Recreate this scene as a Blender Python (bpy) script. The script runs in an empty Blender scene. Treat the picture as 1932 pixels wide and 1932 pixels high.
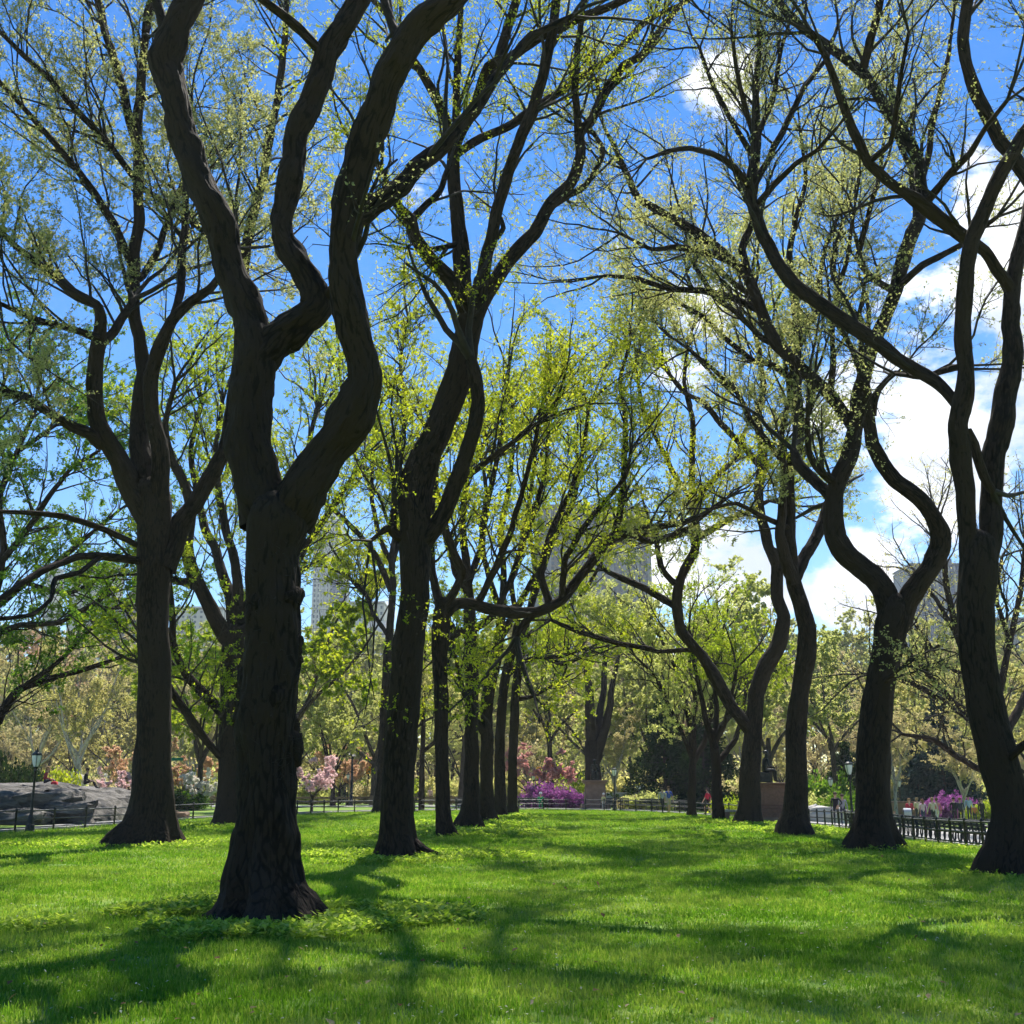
import bpy, math, random
import numpy as np
from mathutils import Vector, Matrix

# ---------------------------------------------------------------- camera, sky, sun, exposure
scene = bpy.context.scene
COL = scene.collection
PITCH = math.radians(13.6)
FPX = 2158.0            # focal length for a 1932 px wide frame
CAMZ = 1.6
cam_d = bpy.data.cameras.new("camera")
cam_d.sensor_width = 36.0
cam_d.lens = 36.0 * FPX / 1932.0
cam_d.clip_start = 0.1
cam_d.clip_end = 6000.0
cam = bpy.data.objects.new("camera", cam_d)
COL.objects.link(cam)
cam.location = (0, 0, CAMZ)
cam.rotation_euler = (math.radians(90) + PITCH, 0, 0)
scene.camera = cam

SUN_EL = math.radians(53)
SUN_AZ = math.radians(7)          # clockwise from +Y (to the right of the view)
SUN_DIR = Vector((math.sin(SUN_AZ) * math.cos(SUN_EL), math.cos(SUN_AZ) * math.cos(SUN_EL), math.sin(SUN_EL)))
sun_d = bpy.data.lights.new("sun", 'SUN')
sun_d.energy = 5.0
sun_d.angle = math.radians(0.5)
sun_d.color = (1.0, 0.95, 0.86)
sun = bpy.data.objects.new("sun", sun_d)
COL.objects.link(sun)
sun.rotation_euler = (-SUN_DIR).to_track_quat('-Z', 'Y').to_euler()
sun.location = (5, 30, 60)

scene.view_settings.view_transform = 'Standard'
scene.view_settings.look = 'None'
scene.view_settings.exposure = 0.95
scene.view_settings.gamma = 1.0
scene.view_settings.use_curve_mapping = False
scene.render.engine = 'CYCLES'
scene.cycles.max_bounces = 7
scene.cycles.diffuse_bounces = 4
scene.cycles.glossy_bounces = 2
scene.cycles.transmission_bounces = 4
scene.cycles.transparent_max_bounces = 4
scene.cycles.sample_clamp_indirect = 6.0
scene.cycles.use_denoising = True
scene.cycles.denoiser = 'OPENIMAGEDENOISE'
scene.cycles.denoising_input_passes = 'RGB_ALBEDO_NORMAL'
scene.cycles.adaptive_threshold = 0.02
scene.cycles.use_light_tree = False
scene.render.film_transparent = False


def PX(u, v, Y):
    """world point at ground distance Y seen at pixel (u, v) of a 1932 px frame"""
    xc = (u - 966.0) / FPX
    yc = -(v - 966.0) / FPX
    dy = math.cos(PITCH) - yc * math.sin(PITCH)
    dz = math.sin(PITCH) + yc * math.cos(PITCH)
    s = Y / dy
    return np.array((xc * s, Y, CAMZ + dz * s))


def px_depth(v, Y):
    yc = -(v - 966.0) / FPX
    return Y / (math.cos(PITCH) - yc * math.sin(PITCH))


def node(nt, typ, **kw):
    n = nt.nodes.new(typ)
    for k, val in kw.items():
        setattr(n, k, val)
    return n


def build_world():
    w = bpy.data.worlds.new("World")
    scene.world = w
    w.use_nodes = True
    nt = w.node_tree
    nt.nodes.clear()
    L = nt.links.new
    out = node(nt, 'ShaderNodeOutputWorld')
    bg = node(nt, 'ShaderNodeBackground')
    bg.inputs['Strength'].default_value = 0.105
    L(bg.outputs[0], out.inputs[0])
    sky = node(nt, 'ShaderNodeTexSky')
    sky.sky_type = 'NISHITA'
    sky.sun_disc = False
    sky.sun_elevation = SUN_EL
    sky.sun_rotation = SUN_AZ
    sky.altitude = 50
    sky.air_density = 1.0
    sky.dust_density = 0.0
    sky.ozone_density = 1.6
    hs = node(nt, 'ShaderNodeHueSaturation')
    hs.inputs['Saturation'].default_value = 1.44
    hs.inputs['Value'].default_value = 0.86
    hs.inputs['Hue'].default_value = 0.508
    L(sky.outputs[0], hs.inputs['Color'])
    tc = node(nt, 'ShaderNodeTexCoord')
    # cumulus: soft masses at given bearings, broken up by fractal noise
    blobs = [  # u, v, angular radius, weight   (the big bank on the right, small puffs elsewhere)
        (1760, 850, .15, 1.0), (2000, 650, .20, 1.0), (1640, 850, .075, .85), (1890, 440, .09, .9),
        (1600, 1075, .085, .85), (1420, 1060, .10, .8), (1270, 1080, .085, .82), (1240, 1230, .06, .7),
        (1330, 600, .085, .74), (1370, 165, .05, .72), (1835, 285, .045, .7),
        (1600, 400, .05, .52), (1170, 470, .035, .55), (1700, 540, .10, .75), (730, 1140, .05, .6), (2350, 500, .25, .9)]
    acc = None
    for (u, v, rad, wt) in blobs:
        p = PX(u, v, 100.0) - np.array((0, 0, CAMZ))
        p = p / np.linalg.norm(p)
        sub = node(nt, 'ShaderNodeVectorMath', operation='DISTANCE')
        L(tc.outputs['Generated'], sub.inputs[0])
        sub.inputs[1].default_value = tuple(p)
        mr = node(nt, 'ShaderNodeMapRange')
        mr.inputs['From Min'].default_value = 0.0
        mr.inputs['From Max'].default_value = rad
        mr.inputs['To Min'].default_value = wt
        mr.inputs['To Max'].default_value = 0.0
        L(sub.outputs['Value'], mr.inputs['Value'])
        if acc is None:
            acc = mr.outputs[0]
        else:
            mx = node(nt, 'ShaderNodeMath', operation='MAXIMUM')
            L(acc, mx.inputs[0]); L(mr.outputs[0], mx.inputs[1])
            acc = mx.outputs[0]
    mp = node(nt, 'ShaderNodeMapping')
    mp.inputs['Scale'].default_value = (1, 1, 1.7)
    L(tc.outputs['Generated'], mp.inputs[0])
    nz = node(nt, 'ShaderNodeTexNoise')
    nz.inputs['Scale'].default_value = 9.0
    nz.inputs['Detail'].default_value = 6.0
    nz.inputs['Roughness'].default_value = 0.62
    L(mp.outputs[0], nz.inputs['Vector'])
    a1 = node(nt, 'ShaderNodeMath', operation='MULTIPLY_ADD')   # noise*1.5 - .75
    L(nz.outputs['Fac'], a1.inputs[0]); a1.inputs[1].default_value = 2.3; a1.inputs[2].default_value = -1.2
    a2 = node(nt, 'ShaderNodeMath', operation='ADD')
    L(a1.outputs[0], a2.inputs[0]); L(acc, a2.inputs[1])
    ms = node(nt, 'ShaderNodeMapRange', interpolation_type='SMOOTHSTEP')
    ms.inputs['From Min'].default_value = 0.30
    ms.inputs['From Max'].default_value = 0.60
    L(a2.outputs[0], ms.inputs['Value'])
    nz2 = node(nt, 'ShaderNodeTexNoise')
    nz2.inputs['Scale'].default_value = 6.0
    nz2.inputs['Detail'].default_value = 5.0
    L(mp.outputs[0], nz2.inputs['Vector'])
    cr = node(nt, 'ShaderNodeValToRGB')
    cr.color_ramp.elements[0].position = 0.36
    cr.color_ramp.elements[0].color = (3.9, 4.4, 5.2, 1)
    cr.color_ramp.elements[1].position = 0.56
    cr.color_ramp.elements[1].color = (7.6, 7.7, 7.8, 1)
    L(nz2.outputs['Fac'], cr.inputs[0])
    mix = node(nt, 'ShaderNodeMix', data_type='RGBA')
    L(ms.outputs[0], mix.inputs['Factor'])
    L(hs.outputs[0], mix.inputs['A'])
    L(cr.outputs[0], mix.inputs['B'])
    L(mix.outputs['Result'], bg.inputs['Color'])


build_world()

# ---------------------------------------------------------------- numeric helpers
RNG = np.random.RandomState(11)
random.seed(5)
_rs = np.random.RandomState(7)
_PT = np.concatenate([_rs.permutation(256)] * 3)
_RV = _rs.rand(256) * 2 - 1


def vnoise(p):
    p = np.asarray(p, float)
    i = np.floor(p).astype(int)
    f = p - i
    f = f * f * (3 - 2 * f)
    i &= 255

    def h(a, b, c):
        return _RV[_PT[_PT[_PT[(i[..., 0] + a) & 255] + ((i[..., 1] + b) & 255)] + ((i[..., 2] + c) & 255)]]
    fx, fy, fz = f[..., 0], f[..., 1], f[..., 2]
    x00 = h(0, 0, 0) * (1 - fx) + h(1, 0, 0) * fx
    x10 = h(0, 1, 0) * (1 - fx) + h(1, 1, 0) * fx
    x01 = h(0, 0, 1) * (1 - fx) + h(1, 0, 1) * fx
    x11 = h(0, 1, 1) * (1 - fx) + h(1, 1, 1) * fx
    return (x00 * (1 - fy) + x10 * fy) * (1 - fz) + (x01 * (1 - fy) + x11 * fy) * fz


def fbm(p, oct=3):
    p = np.asarray(p, float)
    s, a = 0, 1.0
    for _ in range(oct):
        s = s + a * vnoise(p)
        p = p * 2.03 + 17.3
        a *= .5
    return s


def sstep(a, b, x):
    t = np.clip((np.asarray(x, float) - a) / (b - a), 0, 1)
    return t * t * (3 - 2 * t)


def HZ(x, y):
    """ground height"""
    x = np.asarray(x, float); y = np.asarray(y, float)
    z = -0.78 * sstep(8, 27, x) * sstep(15, 45, y)
    q = np.stack([x * .16, y * .16, np.zeros_like(x)], -1)
    return z + 0.05 * vnoise(q) * (1 - sstep(60, 90, y)) + 6.0 * sstep(150, 250, y)


def norm(a):
    return a / np.maximum(np.linalg.norm(a, axis=-1, keepdims=True), 1e-9)


def mk_mesh(name, V, F, mat=None, smooth=True, attrs=None):
    """V (n,3); F: (m,4) or (m,3) array, or list of such"""
    V = np.asarray(V, np.float32)
    Fs = F if isinstance(F, list) else [F]
    Fs = [np.asarray(f, np.int32) for f in Fs if len(f)]
    me = bpy.data.meshes.new(name)
    me.vertices.add(len(V))
    me.vertices.foreach_set('co', V.ravel())
    nl = sum(f.size for f in Fs)
    npoly = sum(len(f) for f in Fs)
    me.loops.add(nl)
    me.polygons.add(npoly)
    me.loops.foreach_set('vertex_index', np.concatenate([f.ravel() for f in Fs]))
    starts, o = [], 0
    for f in Fs:
        k = f.shape[1]
        starts.append(o + np.arange(len(f)) * k)
        o += f.size
    me.polygons.foreach_set('loop_start', np.concatenate(starts).astype(np.int32))
    me.polygons.foreach_set('use_smooth', np.full(npoly, smooth))
    if attrs:
        for an, (typ, arr) in attrs.items():
            at = me.attributes.new(an, typ, 'POINT')
            at.data.foreach_set('vector' if typ == 'FLOAT_VECTOR' else 'value', np.asarray(arr, np.float32).ravel())
    me.update()
    me.validate()
    if mat is not None:
        me.materials.append(mat)
    return me


def link(name, data, parent=None, loc=None, kind=None, label=None, cat=None, group=None):
    o = bpy.data.objects.new(name, data)
    COL.objects.link(o)
    if parent is not None:
        o.parent = parent
    if loc is not None:
        o.location = loc
    tag(o, label, cat, group, kind)
    return o


def tag(o, label=None, cat=None, group=None, kind=None):
    if label: o['label'] = label
    if cat: o['category'] = cat
    if group: o['group'] = group
    if kind: o['kind'] = kind
    return o


def empty(name, loc, label, cat, group=None, rz=0.0, scale=1.0):
    o = bpy.data.objects.new(name, None)
    COL.objects.link(o)
    o.empty_display_size = 0.3
    o.location = tuple(float(c) for c in loc)
    o.rotation_euler = (0, 0, rz)
    o.scale = (scale,) * 3
    return tag(o, label, cat, group)


class MB:
    """collects boxes, tubes, lathes into one mesh"""
    def __init__(s):
        s.V, s.Q, s.T, s.n = [], [], [], 0

    def add(s, V, Q=(), T=()):
        V = np.asarray(V, float)
        if len(Q): s.Q.append(np.asarray(Q) + s.n)
        if len(T): s.T.append(np.asarray(T) + s.n)
        s.V.append(V); s.n += len(V)
        return s

    def box(s, c, size, rz=0.0, taper=1.0, rx=0.0, bev=0.0):
        hx, hy, hz = (size[0] / 2, size[1] / 2, size[2] / 2)
        if bev > 0:
            b = bev
            layers = [(-hz, hx - b, hy - b), (-hz + b, hx, hy), (hz - b, hx * taper, hy * taper), (hz, hx * taper - b, hy * taper - b)]
            V = []
            for (z, x, y) in layers:
                V += [(-x, -y, z), (x, -y, z), (x, y, z), (-x, y, z)]
            Q = [(3, 2, 1, 0), (12, 13, 14, 15)]
            for k in range(3):
                for j in range(4):
                    Q.append((k * 4 + j, k * 4 + (j + 1) % 4, k * 4 + 4 + (j + 1) % 4, k * 4 + 4 + j))
        else:
            t = taper
            V = [(-hx, -hy, -hz), (hx, -hy, -hz), (hx, hy, -hz), (-hx, hy, -hz), (-hx * t, -hy * t, hz), (hx * t, -hy * t, hz), (hx * t, hy * t, hz), (-hx * t, hy * t, hz)]
            Q = [(3, 2, 1, 0), (4, 5, 6, 7), (0, 1, 5, 4), (1, 2, 6, 5), (2, 3, 7, 6), (3, 0, 4, 7)]
        M = Matrix.Rotation(rz, 3, 'Z') @ Matrix.Rotation(rx, 3, 'X')
        V = np.array(V) @ np.array(M).T + np.array(c)
        return s.add(V, Q)

    def tube(s, pts, r, sides=8, cap=True):
        pts = np.asarray(pts, float)
        r = np.broadcast_to(np.asarray(r, float), (len(pts),))
        V, Q = tube_arrays(pts, r, sides)
        T = []
        if cap:
            n = len(V)
            V = np.vstack([V, pts[:1], pts[-1:]])
            k = len(pts) - 1
            for j in range(sides):
                T.append(((j + 1) % sides, j, n))
                T.append((k * sides + j, k * sides + (j + 1) % sides, n + 1))
        return s.add(V, Q, T)

    def lathe(s, prof, c=(0, 0, 0), sides=12):
        """prof: (r, z) list bottom to top"""
        prof = [(max(r, .0005), z) for r, z in prof]
        a = np.arange(sides) * 2 * math.pi / sides
        V = np.concatenate([np.stack([r * np.cos(a), r * np.sin(a), np.full(sides, z)], 1) for r, z in prof]) + np.array(c)
        Q = []
        for k in range(len(prof) - 1):
            for j in range(sides):
                Q.append((k * sides + j, k * sides + (j + 1) % sides, (k + 1) * sides + (j + 1) % sides, (k + 1) * sides + j))
        return s.add(V, Q)

    def mesh(s, name, mat, smooth=False):
        F = []
        if s.Q: F.append(np.concatenate(s.Q))
        if s.T: F.append(np.concatenate(s.T))
        return mk_mesh(name, np.concatenate(s.V), F, mat, smooth)

    def build(s, name, mat, parent=None, smooth=False, **kw):
        return link(name, s.mesh(name, mat, smooth), parent, **kw)


def frames(pts):
    t = norm(np.gradient(pts, axis=0))
    n = np.zeros_like(pts)
    ref = np.array((1.0, 0, 0)) if abs(t[0][0]) < .8 else np.array((0, 1.0, 0))
    a = np.cross(t[0], ref); a /= np.linalg.norm(a)
    for i in range(len(pts)):
        a = a - t[i] * a.dot(t[i])
        a /= max(np.linalg.norm(a), 1e-9)
        n[i] = a
    return t, n, np.cross(t, n)


def tube_arrays(pts, r, sides):
    t, n, b = frames(pts)
    a = np.arange(sides) * 2 * math.pi / sides
    V = pts[:, None, :] + r[:, None, None] * (np.cos(a)[None, :, None] * n[:, None, :] + np.sin(a)[None, :, None] * b[:, None, :])
    k = len(pts)
    i = np.arange(k - 1)[:, None] * sides
    j = np.arange(sides)[None, :]
    Q = np.stack([i + j, i + (j + 1) % sides, i + sides + (j + 1) % sides, i + sides + j], -1).reshape(-1, 4)
    return V.reshape(-1, 3), Q


def many_tubes(P, R, sides):
    """P (M,k,3), R (M,k)"""
    M, k, _ = P.shape
    t = norm(np.gradient(P, axis=1))
    d0 = norm(P[:, -1] - P[:, 0])
    ref = np.where(np.abs(d0[:, 2:3]) < .9, np.array([[0, 0, 1.0]]), np.array([[1.0, 0, 0]]))
    n = norm(np.cross(t, ref[:, None, :]))
    b = np.cross(t, n)
    a = np.arange(sides) * 2 * math.pi / sides
    V = P[:, :, None, :] + R[:, :, None, None] * (np.cos(a)[None, None, :, None] * n[:, :, None, :] + np.sin(a)[None, None, :, None] * b[:, :, None, :])
    base = (np.arange(M) * k * sides)[:, None, None]
    i = np.arange(k - 1)[None, :, None] * sides
    j = np.arange(sides)[None, None, :]
    j2 = (j + 1) % sides
    Q = np.stack([base + i + j, base + i + j2, base + i + sides + j2, base + i + sides + j], -1).reshape(-1, 4)
    return V.reshape(-1, 3), Q


def cat_meshes(parts):
    V, Q, o = [], [], 0
    for v, q in parts:
        V.append(v); Q.append(q + o); o += len(v)
    return np.concatenate(V), np.concatenate(Q)


def resample(pts, r, step, ang=0.0):
    """Catmull-Rom through pts, points about `step` apart"""
    pts = np.asarray(pts, float); r = np.asarray(r, float)
    X = np.hstack([pts, r[:, None]])
    X = np.vstack([2 * X[0] - X[1], X, 2 * X[-1] - X[-2]])
    out = []
    for i in range(1, len(X) - 2):
        p0, p1, p2, p3 = X[i - 1], X[i], X[i + 1], X[i + 2]
        n = max(1, int(np.linalg.norm(p2[:3] - p1[:3]) / step))
        t = (np.arange(n) / n)[:, None]
        cr_ = (.5 * ((2 * p1) + (-p0 + p2) * t + (2 * p0 - 5 * p1 + 4 * p2 - p3) * t ** 2 + (-p0 + 3 * p1 - 3 * p2 + p3) * t ** 3))
        out.append(cr_ * (1 - ang) + (p1 + (p2 - p1) * t) * ang)
    out.append(X[-2][None])
    out = np.concatenate(out)
    return out[:, :3], np.maximum(out[:, 3], r.min() * .7)


# ---------------------------------------------------------------- materials
def new_mat(name):
    m = bpy.data.materials.new(name)
    m.use_nodes = True
    nt = m.node_tree
    nt.nodes.clear()
    out = node(nt, 'ShaderNodeOutputMaterial')
    return m, nt, out


def ramp(nt, src, stops):
    cr = node(nt, 'ShaderNodeValToRGB')
    el = cr.color_ramp.elements
    while len(el) < len(stops):
        el.new(0.5)
    for e, (p, c) in zip(el, stops):
        e.position = p
        e.color = (*c, 1)
    nt.links.new(src, cr.inputs[0])
    return cr.outputs[0]


def mat_plain(name, col, rough=.7, metal=0.0, var=.25, scale=6.0, bump=0.0, bscale=40.0, spec=.3):
    m, nt, out = new_mat(name)
    L = nt.links.new
    b = node(nt, 'ShaderNodeBsdfPrincipled')
    b.inputs['Roughness'].default_value = rough
    b.inputs['Metallic'].default_value = metal
    b.inputs['Specular IOR Level'].default_value = spec
    tc = node(nt, 'ShaderNodeTexCoord')
    nz = node(nt, 'ShaderNodeTexNoise')
    nz.inputs['Scale'].default_value = scale
    nz.inputs['Detail'].default_value = 5
    L(tc.outputs['Object'], nz.inputs['Vector'])
    lo = tuple(c * (1 - var) for c in col); hi = tuple(min(1, c * (1 + var)) for c in col)
    L(ramp(nt, nz.outputs['Fac'], [(.3, lo), (.7, hi)]), b.inputs['Base Color'])
    if bump:
        n2 = node(nt, 'ShaderNodeTexNoise')
        n2.inputs['Scale'].default_value = bscale
        n2.inputs['Detail'].default_value = 6
        L(tc.outputs['Object'], n2.inputs['Vector'])
        bp = node(nt, 'ShaderNodeBump')
        bp.inputs['Strength'].default_value = bump
        bp.inputs['Distance'].default_value = .05
        L(n2.outputs['Fac'], bp.inputs['Height'])
        L(bp.outputs[0], b.inputs['Normal'])
    L(b.outputs[0], out.inputs[0])
    return m


def mat_leaf(name, cols, trans=.5, tcol=None, gloss=.02):
    """leaf: diffuse + light passing through; colour varies from leaf to leaf"""
    m, nt, out = new_mat(name)
    L = nt.links.new
    at = node(nt, 'ShaderNodeAttribute', attribute_name='rnd')
    n = len(cols)
    c = ramp(nt, at.outputs['Fac'], [(i / max(1, n - 1), cols[i]) for i in range(n)])
    d = node(nt, 'ShaderNodeBsdfDiffuse')
    t = node(nt, 'ShaderNodeBsdfTranslucent')
    L(c, d.inputs[0])
    g = node(nt, 'ShaderNodeMix', data_type='RGBA', blend_type='MULTIPLY')
    g.inputs['Factor'].default_value = 1.0
    L(c, g.inputs['A'])
    g.inputs['B'].default_value = (*(tcol or (1.5, 1.45, .8)), 1)
    L(g.outputs['Result'], t.inputs[0])
    mx = node(nt, 'ShaderNodeMixShader')
    mx.inputs[0].default_value = trans
    L(d.outputs[0], mx.inputs[1]); L(t.outputs[0], mx.inputs[2])
    L(mx.outputs[0], out.inputs[0])
    return m


def mat_bark(name, dark, light, scale=1.0, bump=.6):
    m, nt, out = new_mat(name)
    L = nt.links.new
    b = node(nt, 'ShaderNodeBsdfPrincipled')
    b.inputs['Roughness'].default_value = .95
    b.inputs['Specular IOR Level'].default_value = .12
    at = node(nt, 'ShaderNodeAttribute', attribute_name='bark')
    n1 = node(nt, 'ShaderNodeTexNoise')
    n1.inputs['Scale'].default_value = 16 * scale
    n1.inputs['Detail'].default_value = 6
    n1.inputs['Distortion'].default_value = .6
    L(at.outputs['Vector'], n1.inputs['Vector'])
    v1 = node(nt, 'ShaderNodeTexVoronoi', feature='DISTANCE_TO_EDGE')
    v1.inputs['Scale'].default_value = 13 * scale
    L(at.outputs['Vector'], v1.inputs['Vector'])
    n3 = node(nt, 'ShaderNodeTexNoise')
    n3.inputs['Scale'].default_value = 1.3
    n3.inputs['Detail'].default_value = 4
    L(at.outputs['Vector'], n3.inputs['Vector'])
    mul = node(nt, 'ShaderNodeMath', operation='MULTIPLY_ADD')
    L(v1.outputs['Distance'], mul.inputs[0]); mul.inputs[1].default_value = 1.1
    L(n1.outputs['Fac'], mul.inputs[2])
    add = node(nt, 'ShaderNodeMath', operation='MULTIPLY_ADD')
    L(n3.outputs['Fac'], add.inputs[0]); add.inputs[1].default_value = .9
    L(mul.outputs[0], add.inputs[2])
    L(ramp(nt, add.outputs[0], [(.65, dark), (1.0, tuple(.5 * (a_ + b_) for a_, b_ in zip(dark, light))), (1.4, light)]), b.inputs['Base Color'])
    bp = node(nt, 'ShaderNodeBump')
    bp.inputs['Strength'].default_value = bump
    bp.inputs['Distance'].default_value = .06
    L(mul.outputs[0], bp.inputs['Height'])
    L(bp.outputs[0], b.inputs['Normal'])
    L(b.outputs[0], out.inputs[0])
    return m


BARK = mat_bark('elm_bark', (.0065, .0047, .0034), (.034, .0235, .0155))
BARK_FAR = mat_bark('park_tree_bark', (.022, .017, .013), (.065, .05, .037), .6)
BARK_PALE = mat_bark('plane_tree_bark', (.16, .14, .11), (.42, .38, .31), .35, .3)
TWIG = mat_plain('twig_bark', (.03, .024, .017), .9, var=.3)
TWIG_PALE = mat_plain('pale_twig_bark', (.2, .18, .14), .9, var=.3)
TWIG_TAN = mat_plain('tan_twig_bark', (.17, .135, .09), .9, var=.3)
LF = {
    'lime': mat_leaf('spring_leaf_lime', [(.21, .28, .02), (.33, .38, .03), (.42, .43, .05)], .6),
    'lime2': mat_leaf('spring_leaf_bright', [(.16, .24, .02), (.26, .34, .03), (.36, .40, .06)], .6),
    'olive': mat_leaf('bud_leaf_olive', [(.28, .30, .10), (.38, .39, .17), (.48, .47, .26)], .62, (1.2, 1.2, .85)),
    'green': mat_leaf('leaf_fresh_green', [(.06, .13, .015), (.10, .20, .025), (.18, .27, .03)]),
    'pale': mat_leaf('leaf_pale_green', [(.32, .34, .12), (.41, .43, .16), (.50, .51, .22)], .66, (1.35, 1.35, 1.0)),
    'tan': mat_leaf('bud_leaf_tan', [(.38, .33, .17), (.46, .41, .22), (.50, .47, .25)], .65, (1.4, 1.35, 1.2)),
    'orange': mat_leaf('bud_leaf_orange', [(.52, .36, .24), (.58, .43, .28), (.60, .48, .32)], .55, (1.3, 1.1, 1.0)),
    'rose': mat_leaf('bud_leaf_rose', [(.55, .32, .31), (.64, .42, .39), (.66, .48, .43)], .55, (1.2, .9, .9)),
    'pink': mat_leaf('blossom_pink', [(.72, .50, .51), (.82, .64, .63), (.86, .76, .74)], .5, (1.1, 1., 1.)),
    'white': mat_leaf('blossom_white', [(.72, .66, .58), (.8, .76, .70), (.84, .82, .78)], .5, (1., 1., .95)),
    'purple': mat_leaf('azalea_flower_purple', [(.16, .05, .15), (.36, .12, .34), (.48, .22, .45)], .35, (1.1, .9, 1.1)),
    'dark': mat_leaf('evergreen_leaf_dark', [(.018, .035, .014), (.03, .055, .02), (.05, .08, .025)], .2),
    'spruce': mat_leaf('spruce_needle_blue', [(.025, .045, .04), (.04, .07, .06), (.06, .09, .08)], .15, (1., 1., 1.)),
    'weed': mat_leaf('groundcover_leaf', [(.16, .27, .03), (.29, .41, .06), (.48, .55, .17)], .5, (1.4, 1.4, .6), .012),
    'bronze': mat_leaf('bud_leaf_bronze', [(.35, .33, .12), (.43, .41, .16), (.48, .47, .20)], .65, (1.4, 1.35, 1.1)),
}

# ---------------------------------------------------------------- growing branches, twigs, leaves
UP = np.array((0, 0, 1.0))
LEAFMUL = 2.0


def sprout(P, R, n, rng, tmin=.15, length=(1, 2), rel=False, spread=.8, along=.6, up=.25, k=6, wig=.18, trop=.25, rfac=.5, rcap=.05, tmax=1.0):
    M, kk, _ = P.shape
    seg = np.linalg.norm(np.diff(P, axis=1), axis=-1).sum(1)
    idx = rng.choice(M, size=n, p=seg / seg.sum())
    t = tmin + (tmax - tmin) * rng.rand(n)
    f = t * (kk - 1)
    i = np.clip(f.astype(int), 0, kk - 2)
    w = (f - i)[:, None]
    pos = P[idx, i] * (1 - w) + P[idx, i + 1] * w
    tan = norm(P[idx, i + 1] - P[idx, i])
    rad = R[idx, i] * (1 - w[:, 0]) + R[idx, i + 1] * w[:, 0]
    pr = norm(np.cross(tan, rng.normal(size=(n, 3))))
    d = norm(tan * along + pr * spread + UP * up)
    ln = length[0] + (length[1] - length[0]) * rng.rand(n)
    if rel:
        ln = ln * seg[idx] * (1.15 - .6 * t)
    return grow(pos, d, ln, np.minimum(rad * rfac, rcap), rng, k, wig, trop)


def grow(pos, d, ln, r0, rng, k, wig, trop):
    n = len(pos)
    out = np.zeros((n, k, 3))
    out[:, 0] = pos
    st = (ln / (k - 1))[:, None]
    for j in range(1, k):
        d = norm(d + UP * trop / k + rng.normal(size=(n, 3)) * wig)
        out[:, j] = out[:, j - 1] + d * st
    tt = np.linspace(1, .3, k)
    return out, np.asarray(r0)[:, None] * tt[None, :]


def leaves(P, n, rng, size, aspect=.6, tmin=.2, jitter=.02, droop=.25, tri=False):
    """n rhombic leaves along the polylines P"""
    M, kk, _ = P.shape
    idx = rng.randint(M, size=n)
    f = (tmin + (1 - tmin) * rng.rand(n)) * (kk - 1)
    i = np.clip(f.astype(int), 0, kk - 2)
    w = (f - i)[:, None]
    pos = P[idx, i] * (1 - w) + P[idx, i + 1] * w + rng.normal(size=(n, 3)) * jitter
    tan = norm(P[idx, i + 1] - P[idx, i])
    a = norm(tan * .5 + rng.normal(size=(n, 3)) * .7 - UP * droop)
    b = norm(np.cross(a, rng.normal(size=(n, 3))))
    s = size * (.55 + .9 * rng.rand(n))[:, None]
    a = a * s
    b = b * s * aspect * .5
    k = 3 if tri else 4
    V = (np.stack([pos, pos + a + b, pos + a * .8 - b * 1.3], 1) if tri else np.stack([pos, pos + a * .45 + b, pos + a, pos + a * .45 - b], 1)).reshape(-1, 3)
    Q = np.arange(n * k).reshape(n, k)
    rnd = np.repeat(np.clip(.5 + .22 * rng.normal(size=n) + .25 * vnoise(pos * .5), 0, 1), k)
    return V, Q, rnd


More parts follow.
